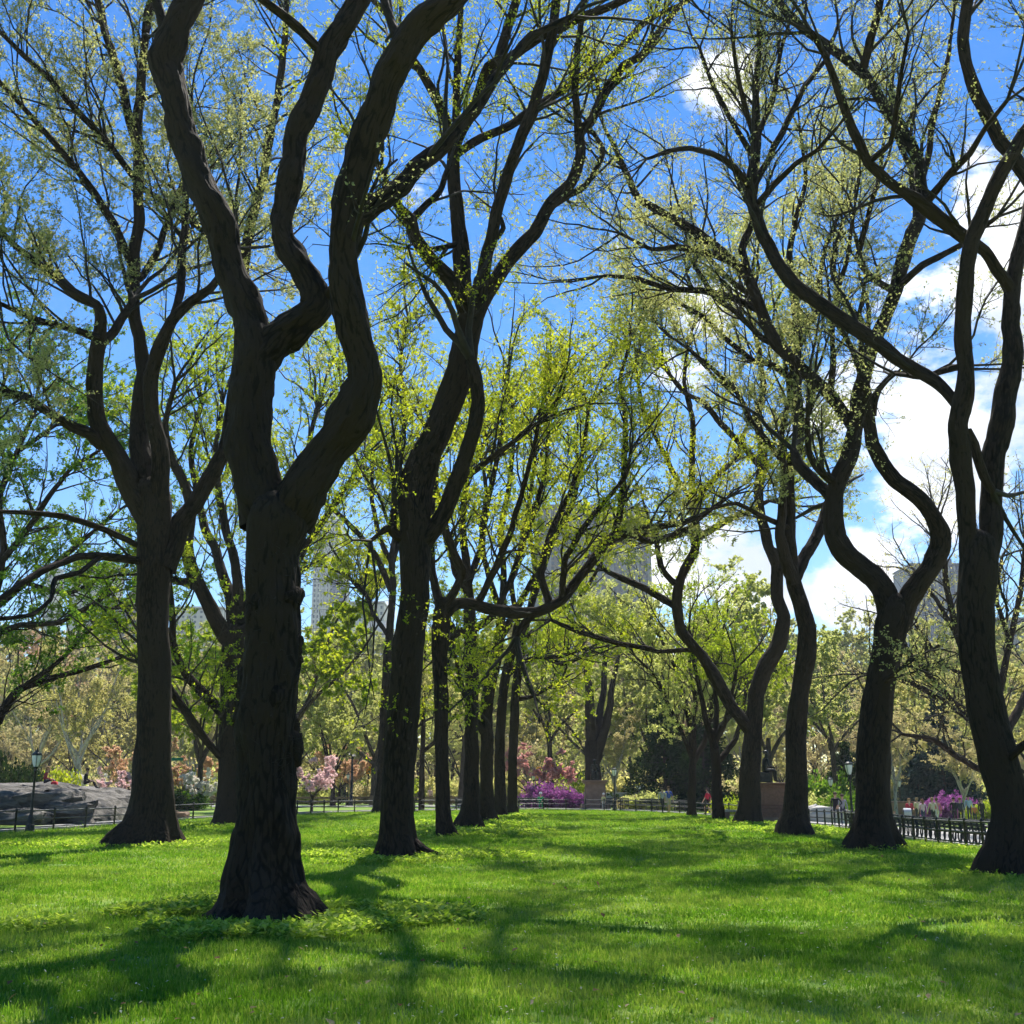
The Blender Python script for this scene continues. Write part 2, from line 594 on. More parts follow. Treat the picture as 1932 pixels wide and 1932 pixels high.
def limb_mesh(name, pts, r, sides, mat, seed, trunk=False, rough=.06, fis=.02, step=None, ground=None, lobe=.35, knob=1.0):
    st = step or max(.14, float(np.median(r)) * .45)
    p, rr = resample(pts, r, st, .5)
    # rounded tip
    t = p[-1] - p[-2]; t = t / np.linalg.norm(t)
    p = np.vstack([p, p[-1] + t * rr[-1] * .5, p[-1] + t * rr[-1] * .75])
    rr = np.concatenate([rr, [rr[-1] * .65, rr[-1] * .12]])
    sl = np.concatenate([[0], np.cumsum(np.linalg.norm(np.diff(p, axis=0), axis=1))])
    rm = float(np.median(rr))
    fade = np.minimum(1, sl / 1.5)[:, None]
    q_ = sl / max(rm * 5, .3)
    jit = np.stack([vnoise(np.stack([q_, np.full_like(q_, seed * 5.1 + c_ * 7.7), np.zeros_like(q_)], 1)) for c_ in range(3)], 1)
    p = p + jit * (rr * .24)[:, None] * fade * np.array((1, 1, .4)) * knob
    tt, n, b = frames(p)
    a = np.arange(sides) * 2 * math.pi / sides
    s = np.concatenate([[0], np.cumsum(np.linalg.norm(np.diff(p, axis=0), axis=1))])
    ca, sa = np.cos(a)[None], np.sin(a)[None]
    S = s[:, None]; RR = rr[:, None]
    big = np.stack(np.broadcast_arrays(ca * 1.3 + seed, sa * 1.3, S * min(3.0, .55 / max(rm, .05))), -1)
    mul = 1 + rough * 1.7 * fbm(big, 3) - .02
    if fis:
        fine = np.stack(np.broadcast_arrays(ca * RR * 11 + seed * 3.7, sa * RR * 11, S * 1.6), -1)
        mul = mul + fis * (1 - 2 * np.abs(vnoise(fine)))
    if trunk:
        h = (p[:, 2] - ground)[:, None]
        fl = np.exp(-np.maximum(h, 0) / .7) * lobe * 1.35
        ang = np.arctan2(sa, ca)
        lob = .55 * np.cos(5 * ang + seed) + .45 * np.cos(8 * ang + 2.1 * seed) + .3 * np.cos(3 * ang + seed * .7)
        mul = mul + fl * lob * .55
    V = p[:, None, :] + (RR * mul)[..., None] * (ca[..., None] * n[:, None, :] + sa[..., None] * b[:, None, :])
    k = len(p)
    i = np.arange(k - 1)[:, None] * sides
    j = np.arange(sides)[None, :]
    Q = np.stack([i + j, i + (j + 1) % sides, i + sides + (j + 1) % sides, i + sides + j], -1).reshape(-1, 4)
    bark = np.stack(np.broadcast_arrays(ca * RR + seed * 1.3, sa * RR, S * .22), -1).reshape(-1, 3)
    return mk_mesh(name, V.reshape(-1, 3), Q, mat, True, {'bark': ('FLOAT_VECTOR', bark)}), p, rr


def parse(s):
    return np.array([[float(c) for c in q.split(',')] for q in s.split()])


def traced_tree(name, label, d, limbs, leaf='olive', lsize=.075, dens=1.0, l1=(1.6, 4.0), rmax=.16, nleaf=5, seed=1, sides=16, group=None, fis=.02, lobe=.35,
                rough=.06, n2=6, n3=5, tip=3, twig=True, cat='tree', step=None, up=.3):
    """limbs: [(pixel string 'u,v,halfwidth ...', depth drift)], first is the trunk"""
    rng = np.random.RandomState(seed)
    done = []   # pixel pts, depths
    wl = []
    nospr = set(i for i, l in enumerate(limbs) if len(l) > 2)
    for li, (s, dy) in enumerate([l[:2] for l in limbs]):
        q = parse(s)
        uv = q[:, :2]
        if li == 0:
            y0 = d
        else:
            best = (1e9, d)
            for (uv2, Y2) in done:
                dd = np.linalg.norm(uv2 - uv[0], axis=1)
                j = dd.argmin()
                if dd[j] < best[0]:
                    best = (dd[j], Y2[j])
            y0 = best[1]
        cl = np.concatenate([[0], np.cumsum(np.linalg.norm(np.diff(uv, axis=0), axis=1))])
        if dy is None:
            dy = (rng.rand() * 2 - 1) * .35 * cl[-1] / FPX * d
        Y = y0 + dy * cl / max(cl[-1], 1)
        W = np.array([PX(u, v, y) for (u, v), y in zip(uv, Y)])
        R = np.array([w / FPX * px_depth(v, y) for (u, v, w), y in zip(q, Y)])
        # densify for attachment lookups
        dense_uv, dense_Y = [], []
        for a in range(len(uv) - 1):
            for t in np.linspace(0, 1, 8, endpoint=False):
                dense_uv.append(uv[a] * (1 - t) + uv[a + 1] * t); dense_Y.append(Y[a] * (1 - t) + Y[a + 1] * t)
        dense_uv.append(uv[-1]); dense_Y.append(Y[-1])
        done.append((np.array(dense_uv), np.array(dense_Y)))
        wl.append((W, R))
    base = wl[0][0][0].copy()
    gz = float(HZ(base[0], base[1]))
    W0, R0 = wl[0]
    W0[0, 2] = gz - .25
    org = np.array((base[0], base[1], gz))
    root = empty(name, org, label, cat, group)
    cands_P, cands_R = [], []
    tips = []
    for li, (W, R) in enumerate(wl):
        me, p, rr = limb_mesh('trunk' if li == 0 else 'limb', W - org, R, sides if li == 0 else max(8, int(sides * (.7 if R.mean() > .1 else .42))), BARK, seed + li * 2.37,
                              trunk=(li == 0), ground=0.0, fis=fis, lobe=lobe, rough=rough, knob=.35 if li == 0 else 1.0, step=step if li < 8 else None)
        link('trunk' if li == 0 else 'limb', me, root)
        p, rr = p[:-2], rr[:-2]
        ok = (rr < rmax) & (li not in nospr)
        if li == 0:
            ok &= (p[:, 2] > 5)
        ii = np.where(ok)[0]
        if len(ii) > 3:
            i0 = max(ii[0], int(len(p) * .08))
            sel = np.linspace(i0, len(p) - 1, 12)
            k0 = np.clip(sel.astype(int), 0, len(p) - 2); f = (sel - k0)[:, None]
            cands_P.append(p[k0] * (1 - f) + p[k0 + 1] * f)
            cands_R.append(rr[k0] * (1 - f[:, 0]) + rr[k0 + 1] * f[:, 0])
        if (li > 0 or len(wl) == 1) and li not in nospr:
            tips.append((p[-1], norm(p[-1] - p[-3]), rr[-1]))
    if not cands_P or not twig:
        return root
    P0, R0 = np.array(cands_P), np.array(cands_R)
    tot = np.linalg.norm(np.diff(P0, axis=1), axis=-1).sum()
    A, AR = sprout(P0, R0, max(6, int(tot * 1.1 * dens)), rng, 0.0, l1, False, .75, .75, up, 8, .16, .35, .45, .05)
    if tip:
        tp = np.repeat(np.array([t[0] for t in tips]), tip, 0)
        td = np.repeat(np.array([t[1] for t in tips]), tip, 0)
        tr = np.repeat(np.array([t[2] for t in tips]), tip, 0)
        td = norm(td + rng.normal(size=td.shape) * .38)
        B, BR = grow(tp, td, (l1[0] + (l1[1] - l1[0]) * (.5 + .8 * rng.rand(len(tp)))) * 1.0, tr * .75, rng, 8, .14, .25)
        A = np.concatenate([A, B]); AR = np.concatenate([AR, BR])
    if d > 45:
        n3, nleaf = 3, nleaf * n3 / 3.0
    elif n3 == 5:
        n3, nleaf = 7, nleaf * 5 / 7.0
    twigs_and_crown(root, A, AR, rng, leaf, lsize * (.92 if d < 45 else 1.0), nleaf * LEAFMUL * (1.75 if d < 45 else 1.22), n2, n3, tri=d > 20)
    return root


def canopy(A, AR, rng, lsize, nleaf, n2, n3, l3=(.35, .8), aspect=.6, thick=1.0, tri=False):
    Bm, BR = sprout(A, AR, len(A) * n2, rng, .15, (.28, .55), True, .75, .7, .2, 5, .2, .25, .55, .016)
    C, CR = sprout(Bm, BR, len(Bm) * n3, rng, .2, l3, False, .8, .7, .15, 2, .2, .1, .6, .006)
    AR = np.maximum(AR, .007); BR = np.maximum(BR, .0045) * thick; CR = np.maximum(CR, .003) * thick
    tv, tq = cat_meshes([many_tubes(A, AR, 5), many_tubes(Bm, BR, 3), many_tubes(C, CR, 3)])
    nl = int(len(C) * nleaf)
    lv = leaves(C, nl, rng, lsize, aspect, tri=tri) if nl else None
    return tv, tq, lv


def twigs_and_crown(root, A, AR, rng, leaf, lsize, nleaf, n2, n3, twigmat=None, **kw):
    tv, tq, lv = canopy(A, AR, rng, lsize, nleaf, n2, n3, **kw)
    link('twigs', mk_mesh('twigs', tv, tq, twigmat or TWIG, True), root, kind='stuff')
    if lv:
        link('crown', mk_mesh('crown', lv[0], lv[1], LF[leaf], False, {'rnd': ('FLOAT', lv[2])}), root, kind='stuff')


def make_traced():
    G = 'elms of the avenue rows'
    # --- the big forked elm in front
    t = traced_tree('elm_tree', 'massive dark elm with shaggy trunk forking into thick arms, nearest and largest tree', 15.1, [
        ("504,1765,124 505,1738,112 505,1710,92 501,1670,71 498,1614,58 504,1500,53 508,1389,55 514,1280,53 517,1189,53 515,1100,50 514,1039,51 519,985,52 520,955,42", 0),
        ("505,985,44 485,930,42 476,850,40 477,750,38 486,690,38 478,630,34 470,600,31 437,500,28 415,425,28 377,350,27 345,250,27 325,175,27 311,115,29 335,50,25 357,0,22 375,-60,20 400,-150,15 420,-260,9", 1.5),
        ("535,985,46 572,915,43 603,868,40 637,825,39 668,778,40 686,725,36 682,675,32 670,625,31 661,575,31 650,525,28 645,475,28 648,425,30 660,350,29 678,300,31 693,250,31 715,200,30 730,150,30 762,100,31 795,50,29 840,12,26 890,-40,23 950,-110,18 1000,-200,10", -1.2),
        ("488,690,36 520,645,34 563,612,31 594,583,27 588,550,26 565,510,24 537,460,23 530,415,21 545,350,22 555,300,21 561,250,22 582,200,23 604,150,21 622,100,21 650,50,20 678,0,18 705,-60,15 740,-180,9", .8),
        ("655,410,20 680,408,18 715,380,20 760,345,18 790,310,15 835,275,13 870,235,12 905,195,10 950,130,8 1000,70,7 1080,30,5", 2.5),
        ("612,105,10 570,60,9 530,25,8 495,0,7 460,-30,5", -1.0),
        ("775,85,10 752,75,9 735,35,8 725,0,8 718,-50,5", .8),
        ("320,80,12 305,40,10 295,0,8 290,-60,6", .5),
        ("600,575,12 625,550,11 645,520,10", -.3),
    ], leaf='olive', lsize=.05, dens=.35, l1=(.8, 2.2), rmax=.13, nleaf=2, seed=3, sides=64, fis=.05, lobe=.45, rough=.13, n2=4, n3=3, step=.085)
    rng = np.random.RandomState(4)
    # sprouts on the shaggy trunk
    n = 420
    th = rng.rand(n) * 2 * math.pi
    zz = 1.5 + 3.3 * rng.rand(n)
    rr = .35 + .04 * rng.rand(n)
    pos = np.stack([np.cos(th) * rr + .02, np.sin(th) * rr, zz], 1) + np.stack([-.08 - .017 * zz, 0 * zz, 0 * zz], 1)
    d = norm(np.stack([np.cos(th), np.sin(th), rng.normal(size=n) * .6], 1))
    A, AR = grow(pos, d, .10 + .32 * rng.rand(n) ** 2, np.full(n, .0045), rng, 5, .38, -.35)
    tv, tq = many_tubes(A, AR, 3)
    link('trunk_sprouts', mk_mesh('trunk_sprouts', tv, tq, TWIG), t, kind='stuff')
    for k in range(16):   # burls
        th = rng.rand() * 6.28; z = 1.7 + 2.9 * rng.rand(); s = .08 + .08 * rng.rand()
        m = MB()
        a = np.linspace(-1.5, 1.5, 10)
        m.lathe([(math.cos(x) * s, math.sin(x) * s * 1.5) for x in a], (0, 0, 0), 14)
        V = m.V[0]; V *= (1 + .45 * fbm(V * 9 + k * 3.1, 3))[:, None]
        m.V[0] = V + np.array((math.cos(th) * .33 - .07 - .017 * z, math.sin(th) * .33, z))
        bo = m.mesh('burl', BARK, True)
        at = bo.attributes.new('bark', 'FLOAT_VECTOR', 'POINT'); at.data.foreach_set('vector', (m.V[0] * np.array((1, 1, .3))).astype(np.float32).ravel())
        link('burl', bo, t)

    # --- left row / left field
    traced_tree('elm_tree', 'tall dark elm with flared buttress base near the left rock', 34.6, [
        ("270,1600,76 273,1580,62 279,1555,48 283,1530,40 286,1439,34 292,1289,30 289,1139,29 292,1039,30 290,960,34 282,920,30", 0),
        ("282,990,24 250,925,22 215,855,19 183,785,16 175,725,15 186,650,14 190,600,11 182,575,9 130,545,8 75,500,7 30,465,6 0,435,5 -60,380,3", -3),
        ("290,980,26 268,900,22 262,820,19 264,760,18 272,700,15 263,650,12 253,575,11 250,500,12 262,425,10 262,350,10 260,275,10 250,250,9 230,165,8 210,100,8 195,45,7 185,0,7 170,-70,5 150,-160,3", 2),
        ("292,985,22 302,930,18 302,850,16 288,780,14 283,715,14 303,650,13 325,605,11 360,570,9 395,545,8 415,520,7 440,470,5", -2),
        ("312,1075,20 330,1020,18 345,985,18 375,930,16 400,890,15 420,850,13 434,790,12 448,700,10 460,580,9 465,450,9 495,340,8 510,255,8 525,180,7 537,80,6 542,0,5 550,-80,3", 4),
        ("260,300,8 262,235,9 263,190,9 270,110,8 280,30,8 288,0,7 300,-70,5 310,-150,3", -2),
        ("188,640,9 150,625,7 100,612,6 50,595,5 0,572,4", -4),
        ("186,655,9 215,625,9 235,595,8 250,565,7", 1),
        ("190,840,12 170,820,11 135,805,10 90,775,9 45,750,9 0,740,8 -60,735,6", -5),
        ("325,605,8 340,550,8 345,475,8 350,400,7 350,350,6 358,270,5 362,180,3", 3),
        ("255,530,7 270,520,7 295,475,6 320,410,6 345,345,5 365,280,3", 3),
        ("260,345,6 200,265,6 150,215,6 90,145,5 50,110,5 5,65,4 -40,20,3", -4),
        ("250,500,8 240,480,8 215,425,8 170,350,6 115,285,6 60,220,5 0,155,4 -40,110,3", -2),
        ("280,1060,9 262,1058,8 200,1050,8 150,1050,7 75,1079,6 0,1130,5 -50,1160,4", -6, 0),
        ("275,1035,7 262,1030,6 200,1000,6 125,975,6 60,968,5 0,965,4", -3, 0),
        ("190,1050,5 150,1080,5 105,1092,5 95,1130,4 60,1160,4 0,1168,4", -5, 0),
        ("262,350,6 330,395,5 400,450,4 430,480,3", 3),
    ], leaf='olive', lsize=.08, dens=2.1, l1=(2.2, 5.0), nleaf=8.5, seed=5, sides=36, group=G, fis=.02, lobe=.6)
    traced_tree('elm_tree', 'many-limbed dark tree half hidden behind the massive shaggy elm', 52, [
        ("428,1565,36 430,1545,27 432,1489,21 435,1339,20 440,1239,22 440,1190,20", 0),
        ("440,1215,18 425,1199,16 400,1149,14 370,1089,13 350,1029,12 358,960,11 345,910,9 320,860,8 312,800,6 330,720,4", -4),
        ("442,1200,14 440,1164,12 430,1114,11 410,1049,9 385,989,8 372,930,7 360,850,5 380,760,4", 4),
        ("445,1180,12 450,1120,11 445,1069,9 425,999,8 415,939,7 405,860,5 420,760,4", 2),
        ("432,1350,13 415,1339,11 390,1314,10 350,1269,8 327,1214,7 325,1160,6 320,1100,4", -3),
        ("430,1435,10 412,1424,7 375,1379,8 325,1304,7 300,1260,5", -3),
        ("380,1110,9 350,1100,8 322,1092,7 300,1080,5", -2),
        ("450,1180,12 500,1080,9 540,960,7 580,850,5 600,760,4", 5),
        ("450,1200,10 520,1120,8 590,1010,7 640,940,5 690,860,3", 3),
    ], leaf='lime2', lsize=.11, dens=1.8, rmax=.24, l1=(2.4, 5.2), nleaf=5, seed=8, sides=20, group=G, fis=0)
    traced_tree('elm_tree', 'leaning elm with pale wound on trunk and root reaching across the grass', 28.8, [
        ("752,1622,50 752,1608,44 750,1580,35 749,1539,31 752,1460,30 755,1389,30 770,1239,30 782,1139,28 781,1039,29 782,964,32 786,914,33 800,864,30 825,814,28 850,750,26 870,700,27 878,650,25 888,600,25 890,565,20", 0),
        ("790,1030,20 815,1004,17 840,964,15 860,914,15 880,854,15 895,800,14 900,750,13 894,710,13 888,680,11", -.8),
        ("888,600,20 872,560,18 850,525,15 815,490,13 785,450,12 772,415,13 755,395,10 740,370,8 720,320,5", -2),
        ("886,600,19 875,550,17 870,475,16 862,400,13 856,325,13 860,270,12 895,200,12 925,150,11 945,100,10 960,50,9 975,0,8 985,-60,6 1000,-140,4", 2),
        ("895,610,15 905,560,14 918,480,12 930,430,11 948,360,11 965,300,11 986,250,11 1006,210,11 1022,150,10 1031,100,10 1041,65,9 1050,0,8 1060,-80,5", -2),
        ("895,600,16 915,560,14 945,515,14 966,485,14 1006,440,13 1041,385,12 1076,345,11 1096,295,10 1092,250,10 1116,225,9 1141,175,9 1176,125,8 1216,100,7 1246,55,6 1291,0,4 1330,-60,3", 3),
        ("770,420,8 800,390,7 830,360,6 845,320,5", 1),
        ("856,300,9 840,225,9 820,180,9 790,130,8 770,100,7 740,40,5", -2),
        ("860,270,8 862,160,7 866,60,6 870,0,5 875,-80,3", 1),
        ("862,290,8 905,262,8 966,235,8 1016,200,8 1091,150,7 1166,95,6 1216,40,5 1291,5,4 1340,-30,3", 5),
        ("895,200,9 920,125,8 966,105,9 1016,70,9 1066,45,9 1181,0,7 1260,-50,4", -4),
        ("1041,388,8 1070,370,7 1105,350,6 1130,310,5 1137,280,5 1118,248,4", 2),
        ("1092,252,8 1088,200,7 1085,170,7 1090,90,6 1100,0,5", -1),
        ("872,460,6 840,466,5 810,470,5 790,460,3", -1),
        ("920,452,6 938,448,5 950,430,5 945,412,4", .4),
        ("770,1015,12 748,1010,10 735,995,9 718,1005,5 700,1020,4", -.6),
        ("742,1000,8 741,982,7 742,962,6", 0),
        ("783,1590,9 800,1603,7 822,1611,5 838,1617,4 850,1621,2", -1.0, 0),
    ], leaf='lime', lsize=.075, dens=1.25, l1=(1.7, 4.2), nleaf=3.6, seed=12, sides=36, group=G, fis=.025, lobe=.3)
    traced_tree('elm_tree', 'slim elm with one long arm bending far out to the right', 40, [
        ("840,1584,26 839,1570,20 836,1539,14 832,1339,13 830,1239,15 833,1164,17 838,1135,13", 0),
        ("835,1160,14 850,1145,13 865,1139,12 890,1139,11 930,1150,11 966,1156,12 1016,1154,11 1061,1130,10 1100,1080,9 1146,1020,9 1200,1000,8 1270,990,6 1320,975,5 1370,940,3", 2),
        ("838,1150,9 863,1104,8 872,1075,8 855,1040,8 840,990,7 850,940,7 880,900,7 925,865,6 960,840,5 1010,800,4", -3),
        ("832,1150,10 815,1080,7 812,1000,6 820,920,5 830,840,4", 3),
        ("1150,1015,8 1160,1005,7 1172,950,6 1178,870,6 1180,800,5 1170,720,4 1190,640,3", 2),
        ("1010,1154,8 985,1180,7 975,1200,6", 0),
        ("1060,1130,7 1066,1060,6 1090,1010,6 1130,960,5 1180,900,4 1190,850,3", -3),
        ("1180,1003,6 1220,1020,6 1260,1012,5 1300,995,4", 2),
        ("1040,1145,8 1020,1080,7 1040,1000,6 1075,930,5 1100,850,4 1110,770,3", 3),
        ("900,1142,7 930,1080,7 960,1010,6 985,930,5 1005,850,4 1020,780,3", -2),
    ], leaf='lime', lsize=.10, dens=1.5, l1=(1.6, 3.8), nleaf=3.6, seed=15, sides=20, group=G, fis=0)
    traced_tree('elm_tree', 'straight elm with wide base, second beyond the slim one, dense lime crown', 50, [
        ("886,1566,34 887,1550,26 889,1530,19 890,1489,15 890,1289,13 887,1189,13 885,1130,10 880,1060,8 872,990,7 880,900,6 890,800,5 885,720,3", 0),
        ("888,1210,8 872,1190,7 852,1205,6 838,1225,4", -2),
        ("888,1190,8 915,1174,7 940,1150,6 960,1100,6 985,1030,5 1010,960,5 1030,880,4 1035,780,3", 3),
        ("885,1120,8 860,1080,7 845,1020,6 830,950,5 815,870,4 800,800,3", -3),
        ("884,1100,7 905,1040,6 915,960,6 935,880,5 950,790,4 960,700,3", 2),
    ], leaf='lime', lsize=.12, dens=2.0, l1=(2.0, 4.5), nleaf=3.6, seed=18, sides=20, group=G, fis=0)
    traced_tree('elm_tree', 'bowed elm trunk leaning right in the middle of the left row', 60, [
        ("919,1550,24 918,1530,17 917,1490,13 918,1400,12 920,1320,12 935,1250,11 942,1200,10 947,1150,8 950,1080,6 945,1000,6 960,920,5 970,820,4 965,740,3", 0),
        ("942,1205,8 970,1160,7 995,1110,6 1025,1060,6 1050,1000,5 1085,940,4 1090,860,3", 3),
        ("947,1160,7 925,1100,6 910,1030,5 920,940,4 905,850,3", -3),
        ("918,1390,8 893,1350,6 872,1300,5 862,1250,4 850,1180,3", -2),
    ], leaf='lime2', lsize=.13, dens=2.2, l1=(2.2, 5), nleaf=3.8, seed=21, sides=16, group=G, fis=0)
    traced_tree('elm_tree', 'narrow elm tilting right, last but one of the left row', 69, [
        ("945,1543,18 944,1525,12 943,1400,10 950,1300,9 965,1230,9 988,1185,7 1000,1150,6 1020,1090,5 1040,1030,5 1075,960,4 1100,880,3", 0),
        ("968,1225,7 975,1170,6 965,1100,5 985,1020,5 1000,940,4 1010,860,3", -3),
        ("955,1280,6 975,1255,5 1010,1240,4 1050,1240,4 1100,1225,3", 3),
    ], leaf='lime2', lsize=.14, dens=2.2, l1=(2.4, 5), nleaf=3.6, seed=24, sides=14, group=G, fis=0)
    traced_tree('elm_tree', 'farthest elm of the left row, thin trunk with a low right branch', 78, [
        ("965,1535,15 966,1515,10 967,1450,9 972,1320,9 983,1220,7 1000,1150,6 1010,1080,5 1000,1000,4 1030,900,3", 0),
        ("972,1320,5 1000,1315,4 1030,1300,4 1060,1280,3", 2),
        ("985,1210,5 1020,1180,5 1060,1150,4 1100,1120,4 1140,1050,3", -2),
        ("980,1240,5 1005,1232,4 1060,1253,4 1095,1240,4 1120,1228,3", 2),
    ], leaf='lime', lsize=.15, dens=2.2, l1=(2.4, 5), nleaf=3.6, seed=27, sides=14, group=G, fis=0)
    traced_tree('elm_tree', 'thin straight tree close behind the left side of the leaning elm', 78, [
        ("716,1532,18 718,1515,12 720,1470,10 722,1400,9 728,1300,9 735,1190,8 742,1100,6 738,1050,5 750,980,4 742,900,3", 0),
        ("738,1115,6 722,1075,6 700,1035,5 660,990,5 620,955,4 590,930,3", -3),
        ("740,1095,5 745,1030,4 770,960,4 775,880,3", 3),
        ("733,1200,5 705,1160,4 690,1120,4 660,1090,3", 2),
        ("742,1070,5 715,1010,5 700,930,4 705,840,4 720,760,3", 3),
        ("742,1060,5 760,980,5 750,880,4 765,780,4 755,680,3 770,600,3", -3),
        ("705,930,4 670,860,4 650,780,3 640,700,3", -3),
    ], leaf='lime', lsize=.15, dens=2.6, l1=(2.6, 5.5), nleaf=4.5, seed=30, sides=14, fis=0)
    traced_tree('young_tree', 'slender young tree with one forked side branch, between two elm trunks', 86, [
        ("795,1526,7 796,1480,6 797,1420,5 800,1330,4 798,1280,3 803,1220,2", 0),
        ("798,1418,4 815,1405,4 835,1385,3 850,1360,2", 1),
        ("799,1360,3 785,1330,3 778,1300,2", -1),
    ], leaf='bronze', lsize=.12, dens=2.0, l1=(1.5, 3), nleaf=3, seed=33, sides=10, fis=0)

    # --- right row
    traced_tree('elm_tree', 'thick elm cut by the right edge of the picture', 22.9, [
        ("1900,1655,62 1900,1635,56 1903,1600,46 1905,1540,38 1893,1480,36 1880,1439,36 1861,1339,35 1846,1239,34 1837,1139,33 1845,1064,34 1845,1020,30", 0),
        ("1838,1080,22 1827,1030,19 1823,989,17 1818,914,18 1813,839,20 1809,800,18 1819,750,19 1821,700,15 1816,600,15 1825,500,14 1836,450,14 1848,420,14 1870,365,13 1890,320,13 1911,290,13 1932,255,12 1970,190,9 2010,100,6", -1.5),
        ("1855,1075,24 1868,1010,22 1871,939,20 1873,864,21 1888,800,23 1895,750,21 1906,690,19 1910,630,17 1911,550,15 1920,500,14 1934,440,14 1948,380,12 1960,300,10 1985,200,8 2000,90,5", 2),
        ("1813,785,12 1806,763,11 1766,720,12 1691,675,13 1616,620,14 1566,585,14 1501,540,13 1466,490,12 1436,440,12 1421,395,11 1416,350,10 1425,290,9 1430,250,7 1425,180,6 1432,90,4 1430,20,3", 4),
        ("1911,555,13 1896,530,11 1856,475,11 1816,445,13 1746,390,14 1696,355,10 1636,305,9 1611,250,9 1590,190,8 1575,150,7 1556,105,6 1530,60,5", -3),
        ("1750,393,12 1738,350,11 1733,300,11 1701,240,11 1666,200,10 1626,135,10 1566,90,9 1516,55,8 1476,10,7 1455,-30,6 1420,-90,4", 3),
        ("1626,138,9 1636,100,8 1641,75,8 1655,30,7 1661,0,7 1672,-70,5", -1),
        ("1950,355,13 1915,300,13 1891,270,13 1846,185,12 1826,125,11 1816,75,11 1820,30,11 1826,0,10 1830,-80,8 1840,-160,5", -2),
        ("1824,812,9 1838,838,9 1846,868,9 1856,898,9 1872,925,8", .3),
        ("1818,690,7 1780,700,6 1740,712,5 1690,705,4", 2),
        ("1738,345,7 1752,290,6 1760,230,6 1775,170,5 1790,100,4 1800,20,3", 2),
        ("1745,385,8 1790,330,7 1830,290,6 1860,240,5 1900,190,4", -3),
        ("1640,305,6 1680,270,5 1690,210,5 1700,140,4 1715,60,3", -2),
        ("1416,355,7 1385,315,6 1345,290,6 1300,280,5 1260,285,4 1220,300,3", -3),
        ("1425,300,6 1390,245,5 1365,200,5 1340,150,4 1320,90,3", 1),
        ("1420,350,7 1450,300,6 1490,220,6 1520,160,5 1560,110,4 1580,50,3", 2),
        ("1425,390,7 1460,350,6 1500,310,5 1540,285,4 1580,240,3", -2),
        ("1426,270,5 1405,200,5 1390,130,4 1380,60,3", -1),
        ("1428,260,5 1460,180,5 1470,110,4 1490,40,3", 2),
        ("1870,1440,9 1900,1434,8 1932,1405,7 1970,1380,5", -1),
    ], leaf='olive', lsize=.06, dens=1.1, l1=(1.2, 3.2), rmax=.14, nleaf=2.4, seed=36, sides=40, group=G, fis=.025, lobe=.3, n2=6, n3=4)
    traced_tree('elm_tree', 'elm whose trunk splits into a loop of two curving limbs with sky between', 32.6, [
        ("1650,1610,56 1650,1590,50 1649,1565,40 1648,1539,34 1651,1389,30 1660,1289,27 1676,1214,29 1688,1160,30 1690,1135,24", 0),
        ("1685,1180,24 1663,1112,22 1631,1076,21 1596,1045,21 1578,1015,20 1574,985,19 1573,939,17 1580,908,17 1601,864,17 1613,814,15 1617,790,15 1621,750,15 1630,700,13 1646,650,13 1668,600,12 1687,550,13 1703,500,13 1718,450,13 1733,410,12 1725,370,8 1720,320,6 1690,250,5 1680,180,4 1690,90,3", 2.5),
        ("1698,1175,22 1712,1135,20 1731,1107,20 1752,1075,19 1772,1029,19 1771,1003,18 1755,969,16 1731,939,16 1686,904,15 1663,874,14 1646,839,13 1641,814,12 1637,785,12 1634,745,11 1630,715,10", -.8),
        ("1578,945,12 1560,930,11 1530,900,11 1503,872,11 1496,850,7", 2),
        ("1585,915,9 1566,905,8 1540,880,7 1525,850,6 1523,790,5", -1),
        ("1612,810,11 1600,792,11 1566,745,12 1516,700,12 1466,650,12 1441,600,11 1416,530,10 1391,500,9 1316,440,9 1266,410,8 1206,375,7 1181,325,6 1166,290,5 1140,240,3", 4),
        ("1416,530,7 1400,470,7 1420,420,6 1425,360,5 1432,270,4 1428,180,3", 1),
        ("1391,500,6 1330,475,6 1280,465,5 1230,470,4 1170,440,3", -3),
        ("1440,590,7 1380,560,7 1320,548,6 1260,545,5 1200,525,5 1140,520,3", 3),
        ("1566,745,7 1572,690,6 1570,640,5 1578,560,5 1600,480,4 1610,400,3", -2),
        ("1648,785,6 1650,760,6 1657,735,6 1690,703,5 1745,712,5 1790,690,4", -1),
        ("1646,650,7 1620,600,6 1590,570,6 1570,500,5 1590,420,4", 2),
        ("1687,550,7 1640,520,6 1620,480,6 1640,400,5 1660,330,4", -2),
        ("1692,545,7 1740,500,7 1790,475,6 1830,450,5 1880,410,4", -3),
        ("1466,650,6 1440,640,6 1390,590,5 1350,560,5 1310,500,4", 2),
        ("1653,1300,6 1700,1260,4", -1),
    ], leaf='olive', lsize=.08, dens=1.3, l1=(1.6, 4.0), nleaf=4.0, seed=40, sides=36, group=G, fis=.02, lobe=.4)
